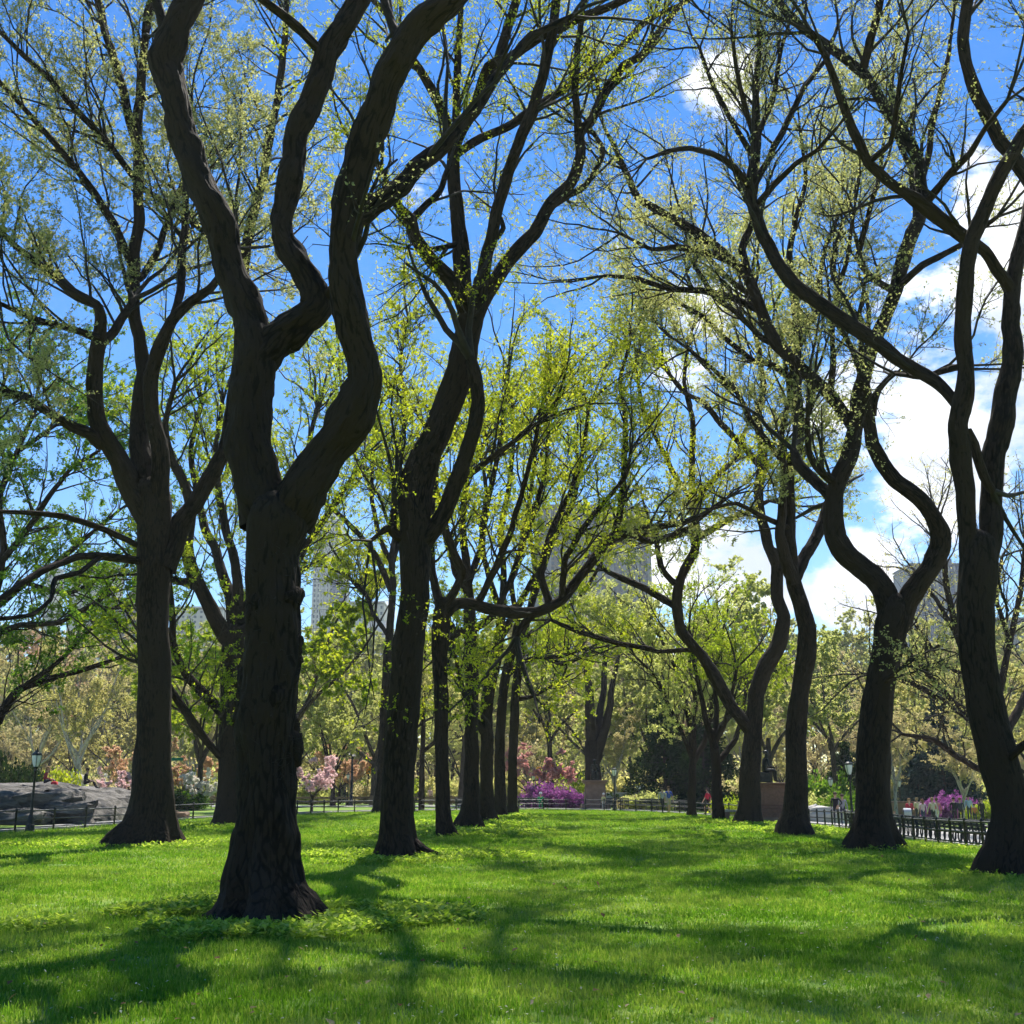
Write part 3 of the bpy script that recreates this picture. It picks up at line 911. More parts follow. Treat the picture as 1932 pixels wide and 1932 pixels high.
    traced_tree('elm_tree', 'sinuous S-curved elm between the loop-forked elm and the statue', 43.2, [
        ("1500,1578,40 1500,1560,32 1501,1535,24 1502,1489,21 1501,1389,20 1508,1314,18 1521,1239,19 1522,1189,17 1511,1139,15 1497,1095,14 1490,1050,12", 0),
        ("1500,1110,12 1480,1049,12 1471,1005,10 1478,950,8 1480,890,7 1472,830,6 1490,750,5 1480,680,4", -2),
        ("1500,1090,12 1521,1049,11 1541,1014,11 1555,979,11 1562,950,8", 2),
        ("1495,1070,12 1490,1010,11 1490,964,10 1490,889,10 1500,855,11 1508,800,12 1501,725,12 1501,685,11 1506,625,9 1496,550,8 1490,480,6 1500,420,5 1520,340,4 1510,250,3", -1),
        ("1502,690,8 1470,640,8 1440,600,7 1420,560,6 1380,530,5 1340,490,4", -3),
        ("1505,630,6 1540,590,6 1545,530,5 1560,460,4 1590,390,3", 3),
        ("1490,890,6 1455,840,6 1420,800,5 1390,740,5 1350,700,4 1300,660,3", -2),
        ("1500,720,7 1460,690,6 1420,680,5 1370,640,5 1330,600,4 1280,570,3", 2),
        ("1495,1000,6 1440,975,5 1390,950,4 1340,960,3", -2),
    ], leaf='olive', lsize=.10, dens=1.6, l1=(1.8, 4.2), nleaf=6, seed=44, sides=28, group=G, fis=.02)
    traced_tree('elm_tree', 'crooked elm in front of the red pedestal with a bent limb arching left', 56, [
        ("1415,1560,32 1415,1545,26 1415,1520,21 1416,1439,20 1422,1364,16 1426,1314,15 1443,1264,16 1470,1214,15 1479,1164,13 1466,1129,12 1466,1089,12 1466,1060,12 1458,1040,10", 0),
        ("1466,1070,11 1450,1030,10 1445,1000,10 1432,955,9 1436,890,10 1440,840,9 1430,790,8 1440,730,6 1432,660,5 1415,590,4 1420,520,3", -2),
        ("1425,1390,13 1404,1364,12 1376,1329,12 1346,1274,12 1316,1229,10 1286,1189,10 1278,1139,10 1286,1089,9 1309,1039,9 1311,1000,9 1308,939,7 1306,864,6 1306,790,5 1290,720,4 1300,640,3", -3),
        ("1312,1015,8 1326,1009,7 1366,985,6 1416,964,5 1450,945,4", 2),
        ("1310,1010,7 1296,1005,6 1246,1019,6 1201,1009,5 1160,1020,3", -2),
        ("1282,1105,7 1266,1094,6 1246,1069,6 1240,1030,5 1235,1000,4", 0),
        ("1282,1150,8 1266,1139,7 1216,1109,7 1166,1089,6 1141,1075,4", 2),
        ("1320,1235,6 1306,1226,5 1241,1229,4 1226,1224,5 1166,1214,5 1086,1189,5 1040,1170,3", 2),
        ("1470,1060,9 1480,1030,8 1477,970,6 1490,900,5", 2),
        ("1436,880,7 1400,840,6 1360,800,6 1330,760,5 1290,740,4 1250,690,3", -3),
        ("1310,950,5 1350,900,5 1390,860,4 1410,800,3", 2),
        ("1308,950,5 1270,890,5 1240,830,4 1215,780,4 1200,700,3", -2),
    ], leaf='lime', lsize=.11, dens=1.5, l1=(1.8, 4.2), nleaf=3.8, seed=48, sides=24, group=G, fis=0)
    traced_tree('crabapple_tree', 'low many-stemmed tree left of the crooked elm, trunk branching at knee height of the pedestal', 66, [
        ("1355,1550,14 1355,1530,11 1353,1490,10 1351,1439,9 1347,1400,8 1346,1379,7", 0),
        ("1350,1420,7 1335,1370,6 1325,1320,5 1310,1250,4 1300,1190,3", -2),
        ("1352,1440,6 1370,1420,6 1388,1395,5 1400,1350,4 1410,1290,3", 2),
        ("1348,1400,6 1352,1340,5 1348,1270,4 1360,1200,3", 1),
        ("1349,1400,6 1365,1370,5 1380,1320,4 1390,1260,3", -2),
    ], leaf='lime2', lsize=.12, dens=2.2, l1=(1.8, 4), nleaf=4, seed=52, sides=14, fis=0)
    traced_tree('crabapple_tree', 'small vase-shaped tree, leftmost of the right row, stems fanning upward', 74, [
        ("1306,1545,11 1305,1525,8 1306,1460,7 1309,1400,6", 0),
        ("1308,1420,6 1298,1350,5 1282,1280,4 1255,1220,3 1230,1170,2", -2),
        ("1308,1440,6 1328,1400,5 1343,1340,4 1350,1280,4 1355,1210,3", 2),
        ("1308,1400,5 1312,1320,4 1300,1250,3 1310,1180,3", 1),
        ("1306,1430,5 1290,1390,4 1262,1330,3 1240,1280,3 1200,1240,2", -3),
    ], leaf='pale', lsize=.13, dens=2.4, l1=(2, 4.2), nleaf=4.5, seed=55, sides=12, fis=0)
    traced_tree('elm_tree', 'three-limbed dark tree right behind the small brown pedestal', 104, [
        ("1122,1530,18 1122,1500,15 1117,1440,15 1118,1400,14", 0),
        ("1116,1420,10 1112,1360,10 1110,1300,8 1105,1240,5 1090,1180,4", -3),
        ("1120,1410,9 1128,1360,8 1138,1310,6 1140,1250,5 1155,1190,3", 3),
        ("1123,1440,9 1135,1400,9 1147,1360,8 1152,1310,6 1165,1250,4 1175,1180,3", -2),
    ], leaf='pale', lsize=.17, dens=2.2, l1=(2.5, 5), nleaf=5, seed=58, sides=12, fis=0)
    # deep green tree at the left edge, its crown hanging into the picture
    traced_tree('maple_tree', 'fresh green tree at the left edge, boughs hanging over the rock', 58, [
        ("-44,1560,27.2 -42,1540,21.8 -32,1440,16.3 -20,1380,15 -17,1330,13.6", 0),
        ("-20,1390,12.2 3,1340,10.2 38,1300,7.5 98,1280,6.1 168,1260,4.8 228,1240,3.4", 3),
        ("-18,1340,12.2 -27,1240,10.2 -12,1140,8.2 8,1040,6.8 -2,940,6.1 38,840,4.8 68,770,3.4", -2),
        ("-12,1150,6.8 48,1100,6.1 108,1060,5.4 168,1010,4.1 228,960,2.7", 4),
        ("3,1060,6.1 58,990,5.4 98,930,4.8 138,880,3.4 188,850,2.7", -4),
        ("-17,1200,6.1 38,1180,5.4 108,1175,4.8 178,1140,3.4", -5),
        ("-7,960,5.4 -42,880,4.8 -12,800,4.1 8,720,3.4", 3),
        ("38,1300,4.8 108,1250,4.1 158,1200,3.4 208,1150,2.7", -2),
        ("48,1100,4.8 128,1120,4.1 193,1090,3.4", 4),
        ("38,850,4.1 108,800,3.4 158,760,2.7", 2),
    ], leaf='green', lsize=.14, dens=2.0, rmax=.3, l1=(2.0, 4.8), nleaf=4.5, seed=61, sides=20, fis=0, up=.1)
    # bare spreading tree behind the right-hand elm
    traced_tree('bare_tree', 'sparse budding tree fanning out behind the thick elm at the right edge', 62, [
        ("1893,1555,22 1893,1520,17 1890,1440,15 1890,1385,13", 0),
        ("1892,1430,9 1870,1370,9 1846,1290,8 1812,1210,7 1790,1130,6 1780,1050,5 1760,1000,3", -3),
        ("1880,1400,8 1820,1350,7 1760,1310,6 1700,1280,5 1650,1270,3", 2),
        ("1890,1400,9 1925,1330,8 1960,1260,7 2000,1180,5", 3),
        ("1890,1400,8 1885,1310,7 1905,1210,6 1925,1120,5 1935,1020,3", -2),
        ("1870,1370,6 1800,1325,5 1740,1260,4 1700,1210,3", -4),
        ("1812,1210,5 1765,1130,4 1730,1080,3", 3),
        ("1846,1290,5 1780,1250,4 1735,1190,3", -1),
        ("1905,1210,5 1880,1130,4 1890,1050,3", 2),
        ("1885,1470,7 1810,1430,6 1760,1395,5 1700,1385,3", -2),
    ], leaf='bronze', lsize=.09, dens=1.8, l1=(1.8, 4.5), rmax=.22, nleaf=1.2, seed=64, sides=16, fis=0)


# ---------------------------------------------------------------- background trees (prototypes, then copies)
def gen_tree(seed, H, r0, fork, nlimb, spread, leafn, lsize, n2=5, n3=4, dens=1.0, low=False, form='vase'):
    """returns (trunk mesh, twigs mesh, crown mesh) in local space"""
    rng = np.random.RandomState(seed)
    lean = rng.normal(size=2) * .03 * H
    tp = np.array([(0, 0, -.3), (0, 0, .2), (lean[0] * .2, lean[1] * .2, fork * .5 * H), (lean[0] * .5, lean[1] * .5, fork * H), (lean[0], lean[1], fork * H * 1.25)])
    tr = np.array([r0 * 1.7, r0 * 1.35, r0, r0 * .9, r0 * .7])
    parts = []
    V, Q, bark = [], [], []
    polys, rads = [], []

    def addlimb(p, r, sides):
        pp, rr = resample(p, r, max(.5, H * .03))
        v, q = tube_arrays(pp, rr, sides)
        parts.append((v, q))
        return pp, rr
    addlimb(tp, tr, 10)
    for k in range(nlimb):
        az = 2 * math.pi * (k + .5 * rng.rand()) / nlimb + seed
        f0 = fork * (.75 + .45 * rng.rand()) if k else fork
        st = np.array((lean[0] * .5, lean[1] * .5, f0 * H))
        ln = (H - f0 * H) * (.75 + .25 * rng.rand())
        sp = spread * (.6 + .6 * rng.rand())
        pts = [st]
        d = np.array((math.cos(az) * sp, math.sin(az) * sp, 1.0 if not low else .6))
        d /= np.linalg.norm(d)
        m = 7
        for j in range(m):
            d = d + UP * .06 + rng.normal(size=3) * .16
            d /= np.linalg.norm(d)
            pts.append(pts[-1] + d * ln / m)
        r = np.linspace(r0 * .6, r0 * .1, m + 1)
        pp, rr = addlimb(np.array(pts), r, 7)
        sel = np.linspace(len(pp) * .2, len(pp) - 1, 12).astype(int)
        polys.append(pp[sel]); rads.append(rr[sel])
    V, Q = cat_meshes(parts)
    bk = V * np.array((1, 1, .25))
    trunk = mk_mesh('trunk', V, Q, BARK_FAR, True, {'bark': ('FLOAT_VECTOR', bk)})
    P0, R0 = np.array(polys), np.array(rads)
    tot = np.linalg.norm(np.diff(P0, axis=1), axis=-1).sum()
    A, AR = sprout(P0, R0, int(tot * .75 * dens), rng, 0.0, (H * .10, H * .24), False, .8, .6, .2, 7, .18, .25, .5, .06)
    nC = len(A) * n2 * n3
    tv, tq, lv = canopy(A, AR, rng, lsize, leafn / max(1, nC), n2, n3, (H * .02, H * .045), .8, 1.3, tri=True)
    twigs = mk_mesh('twigs', tv, tq, TWIG_TAN, True)
    crown = mk_mesh('crown', lv[0], lv[1], LF['pale'], False, {'rnd': ('FLOAT', lv[2])})
    return trunk, twigs, crown


def obj_mat(o, mat):
    o.material_slots[0].link = 'OBJECT'
    o.material_slots[0].material = mat


def place_tree(proto, name, label, x, y, scale, rz, leaf, cat='tree', group=None, bark=None, twig=None, sz=1.0):
    root = empty(name, (x, y, float(HZ(x, y))), label, cat, group, rz, scale)
    root.scale = (scale, scale, scale * sz)
    a = link('trunk', proto[0], root)
    if bark: obj_mat(a, bark)
    b = link('twigs', proto[1], root, kind='stuff')
    if twig: obj_mat(b, twig)
    c = link('crown', proto[2], root, kind='stuff')
    obj_mat(c, LF[leaf])
    return root

# ---------------------------------------------------------------- ground, paths, grass
def gx(u, Y):
    """world x of picture column u for something standing at distance Y"""
    return (u - 966.0) / FPX * px_depth(1525, Y)


FENCE = [(-20.5, 30.0), (-19.2, 40.0), (-18.4, 46.0), (-17.9, 52.0), (-17.0, 60.0), (-13.6, 72.0), (-10.8, 80.0), (-5.8, 85.5), (1.3, 90.5), (6.0, 88.0), (9.8, 82.0), (13.2, 75.0), (15.2, 66.0), (15.6, 59.0), (15.0, 50.0), (14.3, 41.0), (13.9, 35.0), (13.8, 28.0)]
_fx, _ = resample(np.array([(x, y, 0) for x, y in FENCE]), np.ones(len(FENCE)), .5)
FPTS = _fx[:, :2]
_t = np.gradient(FPTS, axis=0)
FNRM = norm(np.stack([-_t[:, 1], _t[:, 0]], 1))      # outward (left-hand side of travel)
FS = np.concatenate([[0], np.cumsum(np.linalg.norm(np.diff(FPTS, axis=0), axis=1))])


def in_lawn(x, y, m=0.0):
    """inside the fenced lawn (polygon test)"""
    poly = np.vstack([FPTS - FNRM * m, [(40, 20), (60, -20), (-60, -20), (-40, 20)]])
    inside = np.zeros(x.shape, bool)
    n = len(poly)
    for i in range(n):
        x1, y1 = poly[i]; x2, y2 = poly[(i + 1) % n]
        c = ((y1 > y) != (y2 > y)) & (x < (x2 - x1) * (y - y1) / (y2 - y1 + 1e-12) + x1)
        inside ^= c
    return inside


def mat_lawn():
    m, nt, out = new_mat('lawn_soil_grass')
    L = nt.links.new
    b = node(nt, 'ShaderNodeBsdfPrincipled')
    b.inputs['Roughness'].default_value = .9
    b.inputs['Specular IOR Level'].default_value = .15
    g = node(nt, 'ShaderNodeNewGeometry')
    n1 = node(nt, 'ShaderNodeTexNoise'); n1.inputs['Scale'].default_value = .35; n1.inputs['Detail'].default_value = 5
    n2 = node(nt, 'ShaderNodeTexNoise'); n2.inputs['Scale'].default_value = 9.0; n2.inputs['Detail'].default_value = 8
    mp = node(nt, 'ShaderNodeMapping'); mp.inputs['Scale'].default_value = (1.0, .45, 1.0)
    L(g.outputs['Position'], mp.inputs[0])
    L(g.outputs['Position'], n1.inputs['Vector']); L(mp.outputs[0], n2.inputs['Vector'])
    a = node(nt, 'ShaderNodeMath', operation='MULTIPLY_ADD')
    L(n2.outputs['Fac'], a.inputs[0]); a.inputs[1].default_value = .8; L(n1.outputs['Fac'], a.inputs[2])
    c = ramp(nt, a.outputs[0], [(.55, (.07, .14, .014)), (.85, (.12, .22, .022)), (1.15, (.19, .26, .04))])
    L(c, b.inputs['Base Color'])
    bp = node(nt, 'ShaderNodeBump'); bp.inputs['Strength'].default_value = .9; bp.inputs['Distance'].default_value = .08
    L(n2.outputs['Fac'], bp.inputs['Height']); L(bp.outputs[0], b.inputs['Normal'])
    L(b.outputs[0], out.inputs[0])
    return m


def mat_blade():
    m, nt, out = new_mat('grass_blade')
    L = nt.links.new
    g = node(nt, 'ShaderNodeNewGeometry')
    n1 = node(nt, 'ShaderNodeTexNoise'); n1.inputs['Scale'].default_value = .5; n1.inputs['Detail'].default_value = 4
    L(g.outputs['Position'], n1.inputs['Vector'])
    oi = node(nt, 'ShaderNodeObjectInfo')
    n9 = node(nt, 'ShaderNodeTexNoise'); n9.inputs['Scale'].default_value = .16; n9.inputs['Detail'].default_value = 6; n9.inputs['Roughness'].default_value = .7
    L(g.outputs['Position'], n9.inputs['Vector'])
    a = node(nt, 'ShaderNodeMath', operation='MULTIPLY_ADD')
    L(oi.outputs['Random'], a.inputs[0]); a.inputs[1].default_value = .35; L(n1.outputs['Fac'], a.inputs[2])
    at = node(nt, 'ShaderNodeAttribute', attribute_name='rnd')
    a2 = node(nt, 'ShaderNodeMath', operation='MULTIPLY_ADD')
    L(at.outputs['Fac'], a2.inputs[0]); a2.inputs[1].default_value = .35
    a3 = node(nt, 'ShaderNodeMath', operation='MULTIPLY_ADD'); L(n9.outputs['Fac'], a3.inputs[0]); a3.inputs[1].default_value = .9
    a4 = node(nt, 'ShaderNodeMath', operation='SUBTRACT'); L(a.outputs[0], a4.inputs[0]); a4.inputs[1].default_value = .45
    L(a4.outputs[0], a3.inputs[2]); L(a3.outputs[0], a2.inputs[2])
    c = ramp(nt, a2.outputs[0], [(.40, (.07, .155, .015)), (.80, (.135, .25, .026)), (1.2, (.27, .33, .07))])
    d = node(nt, 'ShaderNodeBsdfDiffuse'); t = node(nt, 'ShaderNodeBsdfTranslucent')
    L(c, d.inputs[0])
    mm = node(nt, 'ShaderNodeMix', data_type='RGBA', blend_type='MULTIPLY'); mm.inputs['Factor'].default_value = 1
    L(c, mm.inputs['A']); mm.inputs['B'].default_value = (1.35, 1.5, .7, 1)
    L(mm.outputs['Result'], t.inputs[0])
    mx = node(nt, 'ShaderNodeMixShader'); mx.inputs[0].default_value = .5
    L(d.outputs[0], mx.inputs[1]); L(t.outputs[0], mx.inputs[2])
    L(mx.outputs[0], out.inputs[0])
    return m


def sheet(xs, ys, dz=0.0):
    X, Y = np.meshgrid(xs, ys)
    V = np.stack([X, Y, HZ(X, Y) + dz], -1).reshape(-1, 3)
    nx, ny = len(xs), len(ys)
    i = np.arange(ny - 1)[:, None] * nx; j = np.arange(nx - 1)[None]
    Q = np.stack([i + j, i + j + 1, i + j + 1 + nx, i + j + nx], -1).reshape(-1, 4)
    return V, Q


def strip(off0, off1, i0, i1, dz, n=6):
    """band along the fence line between two outward offsets"""
    offs = np.linspace(0, 1, n)
    rows = []
    for i in range(i0, i1):
        a = off0[i] if hasattr(off0, '__len__') else off0
        b = off1[i] if hasattr(off1, '__len__') else off1
        o = a + (b - a) * offs
        rows.append(FPTS[i][None] + FNRM[i][None] * o[:, None])
    G = np.array(rows)
    Z = HZ(G[..., 0], G[..., 1]) + dz
    V = np.concatenate([G, Z[..., None]], -1).reshape(-1, 3)
    k, m = G.shape[:2]
    i = np.arange(k - 1)[:, None] * m; j = np.arange(m - 1)[None]
    Q = np.stack([i + j, i + m + j, i + m + j + 1, i + j + 1], -1).reshape(-1, 4)
    return V, Q


def tuft(name, seed, nb, rad, h, w):
    rng = np.random.RandomState(seed)
    V, Q, T, rn = [], [], [], []
    for k in range(nb):
        x, y = rng.normal(size=2) * rad * .55
        az = rng.rand() * 6.28
        hh = h * (.55 + .75 * rng.rand())
        bend = hh * (.15 + .6 * rng.rand())
        ba = rng.rand() * 6.28
        dx, dy = math.cos(az) * w / 2, math.sin(az) * w / 2
        bx, by = math.cos(ba) * bend, math.sin(ba) * bend
        o = len(V)
        V += [(x - dx, y - dy, -.01), (x + dx, y + dy, -.01), (x + bx * .3 + dx * .8, y + by * .3 + dy * .8, hh * .6), (x + bx * .3 - dx * .8, y + by * .3 - dy * .8, hh * .6), (x + bx, y + by, hh)]
        Q.append((o, o + 1, o + 2, o + 3)); T.append((o + 3, o + 2, o + 4))
        rn += [rng.rand()] * 5
    return V, Q, T, rn


def gn_scatter(obj, sources):
    ng = bpy.data.node_groups.new('scatter', 'GeometryNodeTree')
    ng.interface.new_socket('Geometry', in_out='INPUT', socket_type='NodeSocketGeometry')
    ng.interface.new_socket('Geometry', in_out='OUTPUT', socket_type='NodeSocketGeometry')
    L = ng.links.new
    gi = ng.nodes.new('NodeGroupInput'); go = ng.nodes.new('NodeGroupOutput')
    ip = ng.nodes.new('GeometryNodeInstanceOnPoints')
    jn = ng.nodes.new('GeometryNodeJoinGeometry')
    for s in sources:
        oi = ng.nodes.new('GeometryNodeObjectInfo')
        oi.inputs['Object'].default_value = s
        oi.inputs['As Instance'].default_value = True
        L(oi.outputs['Geometry'], jn.inputs[0])
    L(gi.outputs[0], ip.inputs['Points'])
    L(jn.outputs[0], ip.inputs['Instance'])
    ip.inputs['Pick Instance'].default_value = True
    ra = ng.nodes.new('GeometryNodeInputNamedAttribute'); ra.data_type = 'FLOAT_VECTOR'; ra.inputs[0].default_value = 'rot'
    sa = ng.nodes.new('GeometryNodeInputNamedAttribute'); sa.data_type = 'FLOAT_VECTOR'; sa.inputs[0].default_value = 'scl'
    L(ra.outputs['Attribute'], ip.inputs['Rotation'])
    L(sa.outputs['Attribute'], ip.inputs['Scale'])
    L(ip.outputs[0], go.inputs[0])
    md = obj.modifiers.new('scatter', 'NODES')
    md.node_group = ng


TREE_SPOTS = []


def build_ground():
    xs = np.concatenate([[-2500, -1200, -600, -300, -180, -120], np.arange(-90, 91, 1.5), [120, 180, 300, 600, 1200, 2500]])
    ys = np.concatenate([[-200, -80, -40, -20, -10], np.arange(-4, 131, 1.5), [140, 150, 160, 170, 180, 190, 200, 210, 220, 230, 240, 250, 260, 400, 700, 1200, 2500, 4500]])
    V, Q = sheet(xs, ys)
    link('ground', mk_mesh('ground', V, Q, mat_lawn(), True), kind='structure')
    asph = mat_plain('pale_asphalt', (.30, .29, .27), .9, var=.12, scale=.8, bump=.25, bscale=60)
    n = len(FPTS)
    # path outside the fence: narrow on the left, broad avenue on the right
    s = FS / FS[-1]
    w = 2.6 + 2.6 * sstep(.25, .45, s) + 15.0 * sstep(.62, .78, s)
    V, Q = strip(.35, .35 + w, 0, n, .035, 10)
    link('path', mk_mesh('path', V, Q, asph, True), kind='structure')
    kerbm = mat_plain('kerb_stone', (.33, .31, .28), .85, var=.15)
    for nm, o0 in (('kerb', .2), ('kerb', None)):
        if o0 is not None:
            V1, Q1 = strip(.22, .36, 0, n, .10, 2)
            V2, Q2 = strip(.36, .361, 0, n, .10, 2); V2[1::2, 2] -= .1
            V3, Q3 = strip(.219, .22, 0, n, .10, 2); V3[0::2, 2] -= .12
            v, q = cat_meshes([(V1, Q1), (V2, Q2), (V3, Q3)])
            link('kerb', mk_mesh('kerb', v, q, kerbm, False), kind='structure')
    # second, far path across the back, and the park road behind the barrier
    xs2 = np.linspace(-95, 12, 60); ys2 = np.linspace(107, 113.5, 5)
    V, Q = sheet(xs2, ys2, .03)
    link('far_path', mk_mesh('far_path', V, Q, mat_plain('sunlit_path', (.42, .40, .37), .9, var=.08), True), kind='structure')
    V, Q = sheet(np.linspace(-130, 130, 60), np.linspace(136, 146, 5), .03)
    link('road', mk_mesh('road', V, Q, mat_plain('road_asphalt', (.17, .17, .17), .9, var=.1), True), kind='structure')
    V, Q = sheet(np.linspace(-260, 260, 60), np.concatenate([np.linspace(148.5, 200, 20), np.linspace(210, 420, 12)]), .05)
    link('woodland_floor', mk_mesh('woodland_floor', V, Q, mat_plain('leaf_litter', (.16, .125, .075), .95, var=.35, scale=.6, bump=.5, bscale=4), True), kind='structure')
    build_grass()


def build_grass():
    bm = mat_blade()
    src = []
    for k in range(5):
        V, Q, T, rn = tuft('grass_tuft', 100 + k, 24, .14, .045, .0085)
        me = mk_mesh('grass_tuft', V, [np.array(Q), np.array(T)], bm, False, {'rnd': ('FLOAT', rn)})
        o = link('grass_tuft', me)
        o.hide_render = True; o.hide_viewport = False
        o.location = (0, -30, -3)
        o['kind'] = 'helper'
        src.append(o)
    rng = np.random.RandomState(77)
    pts, scl = [], []
    for (y0, y1, den, sc, ws) in ((6.5, 14, 95, 1.0, 1.0), (14, 25, 48, 1.05, 1.35), (25, 45, 20, 1.15, 2.0), (45, 92, 7, 1.3, 3.0)):
        w = .5 * y1 + 3
        n = int((y1 - y0) * 2 * w * den)
        x = (rng.rand(n) * 2 - 1) * w; y = y0 + (y1 - y0) * rng.rand(n)
        k = (np.abs(x) < .48 * y + 2.0) & in_lawn(x, y, .15)
        for tx, ty, tr in TREE_SPOTS:
            k &= (x - tx) ** 2 + (y - ty) ** 2 > tr * tr
        x, y = x[k], y[k]
        lush = 1 + .35 * vnoise(np.stack([x * .7, y * .7, np.zeros_like(x)], 1)) + .25 * rng.normal(size=len(x))
        lush = np.clip(lush, .45, 1.7) * sc
        pts.append(np.stack([x, y, HZ(x, y)], 1))
        scl.append(np.stack([np.full(len(x), 1.0) * ws, np.full(len(x), 1.0) * ws, lush], 1))
    P = np.concatenate(pts); S = np.concatenate(scl)
    perm = rng.permutation(len(P)); P, S = P[perm], S[perm]
    rot = np.stack([rng.normal(size=len(P)) * .12, rng.normal(size=len(P)) * .12, rng.rand(len(P)) * 6.283], 1)
    me = mk_mesh('grass', P, [np.zeros((0, 4), int)] if False else [np.array([[0, 1, 2]])], bm, False, {'rot': ('FLOAT_VECTOR', rot), 'scl': ('FLOAT_VECTOR', S)})
    o = link('grass', me, kind='stuff', label='lush green lawn grass under the trees', cat='grass')
    gn_scatter(o, src)


def weeds(cx, cy, rx, ry, n, rng, ls=.10, hollow=.45):
    a = rng.rand(n) * 6.283
    r = np.sqrt(rng.rand(n)) * (1 + .35 * vnoise(np.stack([np.cos(a) * 2 + cx, np.sin(a) * 2, np.zeros(n)], 1)))
    x = cx + np.cos(a) * r * rx; y = cy + np.sin(a) * r * ry
    keep = (vnoise(np.stack([x * 1.3, y * 1.3, np.full(n, 3.3)], 1)) > -.02 - .35 * rng.rand(n)) & (((x - cx) ** 2 + (y - cy) ** 2) > hollow ** 2)
    x, y = x[keep], y[keep]
    m = len(x); k = 6
    az = rng.rand(m, k) * 6.283
    z0 = rng.rand(m, k) * .10 + .02
    pos = np.stack([np.repeat(x[:, None], k, 1) + np.cos(az) * .03, np.repeat(y[:, None], k, 1) + np.sin(az) * .03, np.repeat(HZ(x, y)[:, None], k, 1) + z0], -1).reshape(-1, 3)
    el = (rng.rand(m, k) * 1.0 - .15).reshape(-1)
    az = az.reshape(-1)
    d = np.stack([np.cos(az) * np.cos(el), np.sin(az) * np.cos(el), np.sin(el)], 1)
    b = norm(np.cross(d, UP) + rng.normal(size=d.shape) * .25)
    s = ls * (.6 + .8 * rng.rand(len(d)))[:, None]
    nn = np.cross(b, d)
    V = np.stack([pos, pos + d * s * .4 + b * s * .27 - nn * s * .04, pos + d * s - UP * s * .15, pos + d * s * .4 - b * s * .27 - nn * s * .04], 1).reshape(-1, 3)
    Q = np.arange(len(d) * 4).reshape(-1, 4)
    rn = np.repeat(np.clip(.45 + .3 * rng.normal(size=len(d)), 0, 1), 4)
    return V, Q, rn


def build_weeds():
    rng = np.random.RandomState(31)
    spots = [(-3.25, 14.6, 2.35, 2.2, 3000, .085, .95, 'leafy ground cover ringing the foot of the massive shaggy elm'),
             (-2.85, 28.0, 2.7, 2.2, 1500, .10, .7, 'bright ground cover around the root of the leaning elm'),
             (-10.9, 34.0, 3.4, 2.2, 800, .11, 1.1, 'ground cover patch at the flared elm near the rock'),
             (-13.0, 51, 3.0, 3.0, 500, .13, .6, 'ground cover around the half hidden tree on the left'),
             (-2.3, 42, 3.5, 5.0, 1200, .13, .4, 'ground cover strip along the slim elm of the left row'),
             (-1.8, 54, 2.6, 6.0, 900, .15, .4, 'ground cover strip under the middle of the left row'),
             (-.9, 68, 2.4, 6.0, 600, .17, .3, 'ground cover at the far end of the left row'),
             (10.8, 33.2, 2.6, 1.8, 520, .11, .85, 'ground cover at the foot of the loop-forked elm'),
             (11.2, 46, 3.2, 3.5, 700, .13, .7, 'ground cover by the S-curved elm'),
             (11.6, 58, 3.4, 5.0, 900, .16, .6, 'bright ground cover in front of the red pedestal'),
             (10.4, 22.8, 1.8, 1.6, 200, .09, .8, 'thin ground cover at the elm by the right edge')]
    for (cx, cy, rx, ry, n, ls, hol, lab) in spots:
        V, Q, rn = weeds(cx, cy, rx, ry, n, rng, ls, hol)
        link('ground_cover', mk_mesh('ground_cover', V, Q, LF['weed'], False, {'rnd': ('FLOAT', rn)}), kind='stuff', label=lab, cat='ground cover')
    # litter: dry leaves and pale petals on the grass
    for nm, lab, n, sz, mt in (('fallen_leaves', 'dry brown leaves scattered over the lawn', 260, .055, mat_leaf('dry_leaf', [(.16, .09, .04), (.30, .20, .10), (.42, .33, .2)], .2, (1, 1, 1))),
                               ('fallen_petals', 'tiny pale petals and clover specks scattered over the lawn', 1700, .022, mat_leaf('petal', [(.42, .40, .22), (.55, .53, .36), (.66, .64, .52)], .3, (1, 1, 1)))):
        y = 7.5 + 24 * rng.rand(n) ** 1.4
        x = (rng.rand(n) * 2 - 1) * (.46 * y + .5)
        a = rng.rand(n) * 6.283
        d = np.stack([np.cos(a), np.sin(a), rng.normal(size=n) * .35], 1)
        b = norm(np.cross(d, UP) + rng.normal(size=d.shape) * .3)
        s = sz * (.6 + .9 * rng.rand(n))[:, None]
        p = np.stack([x, y, HZ(x, y) + .06 + .02 * rng.rand(n)], 1)
        V = np.stack([p, p + d * s * .5 + b * s * .35 + UP * s * .12, p + d * s, p + d * s * .5 - b * s * .35 + UP * s * .12], 1).reshape(-1, 3)
        link(nm, mk_mesh(nm, V, np.arange(n * 4).reshape(-1, 4), mt, False, {'rnd': ('FLOAT', np.repeat(rng.rand(n), 4))}), kind='stuff', label=lab, cat='litter')

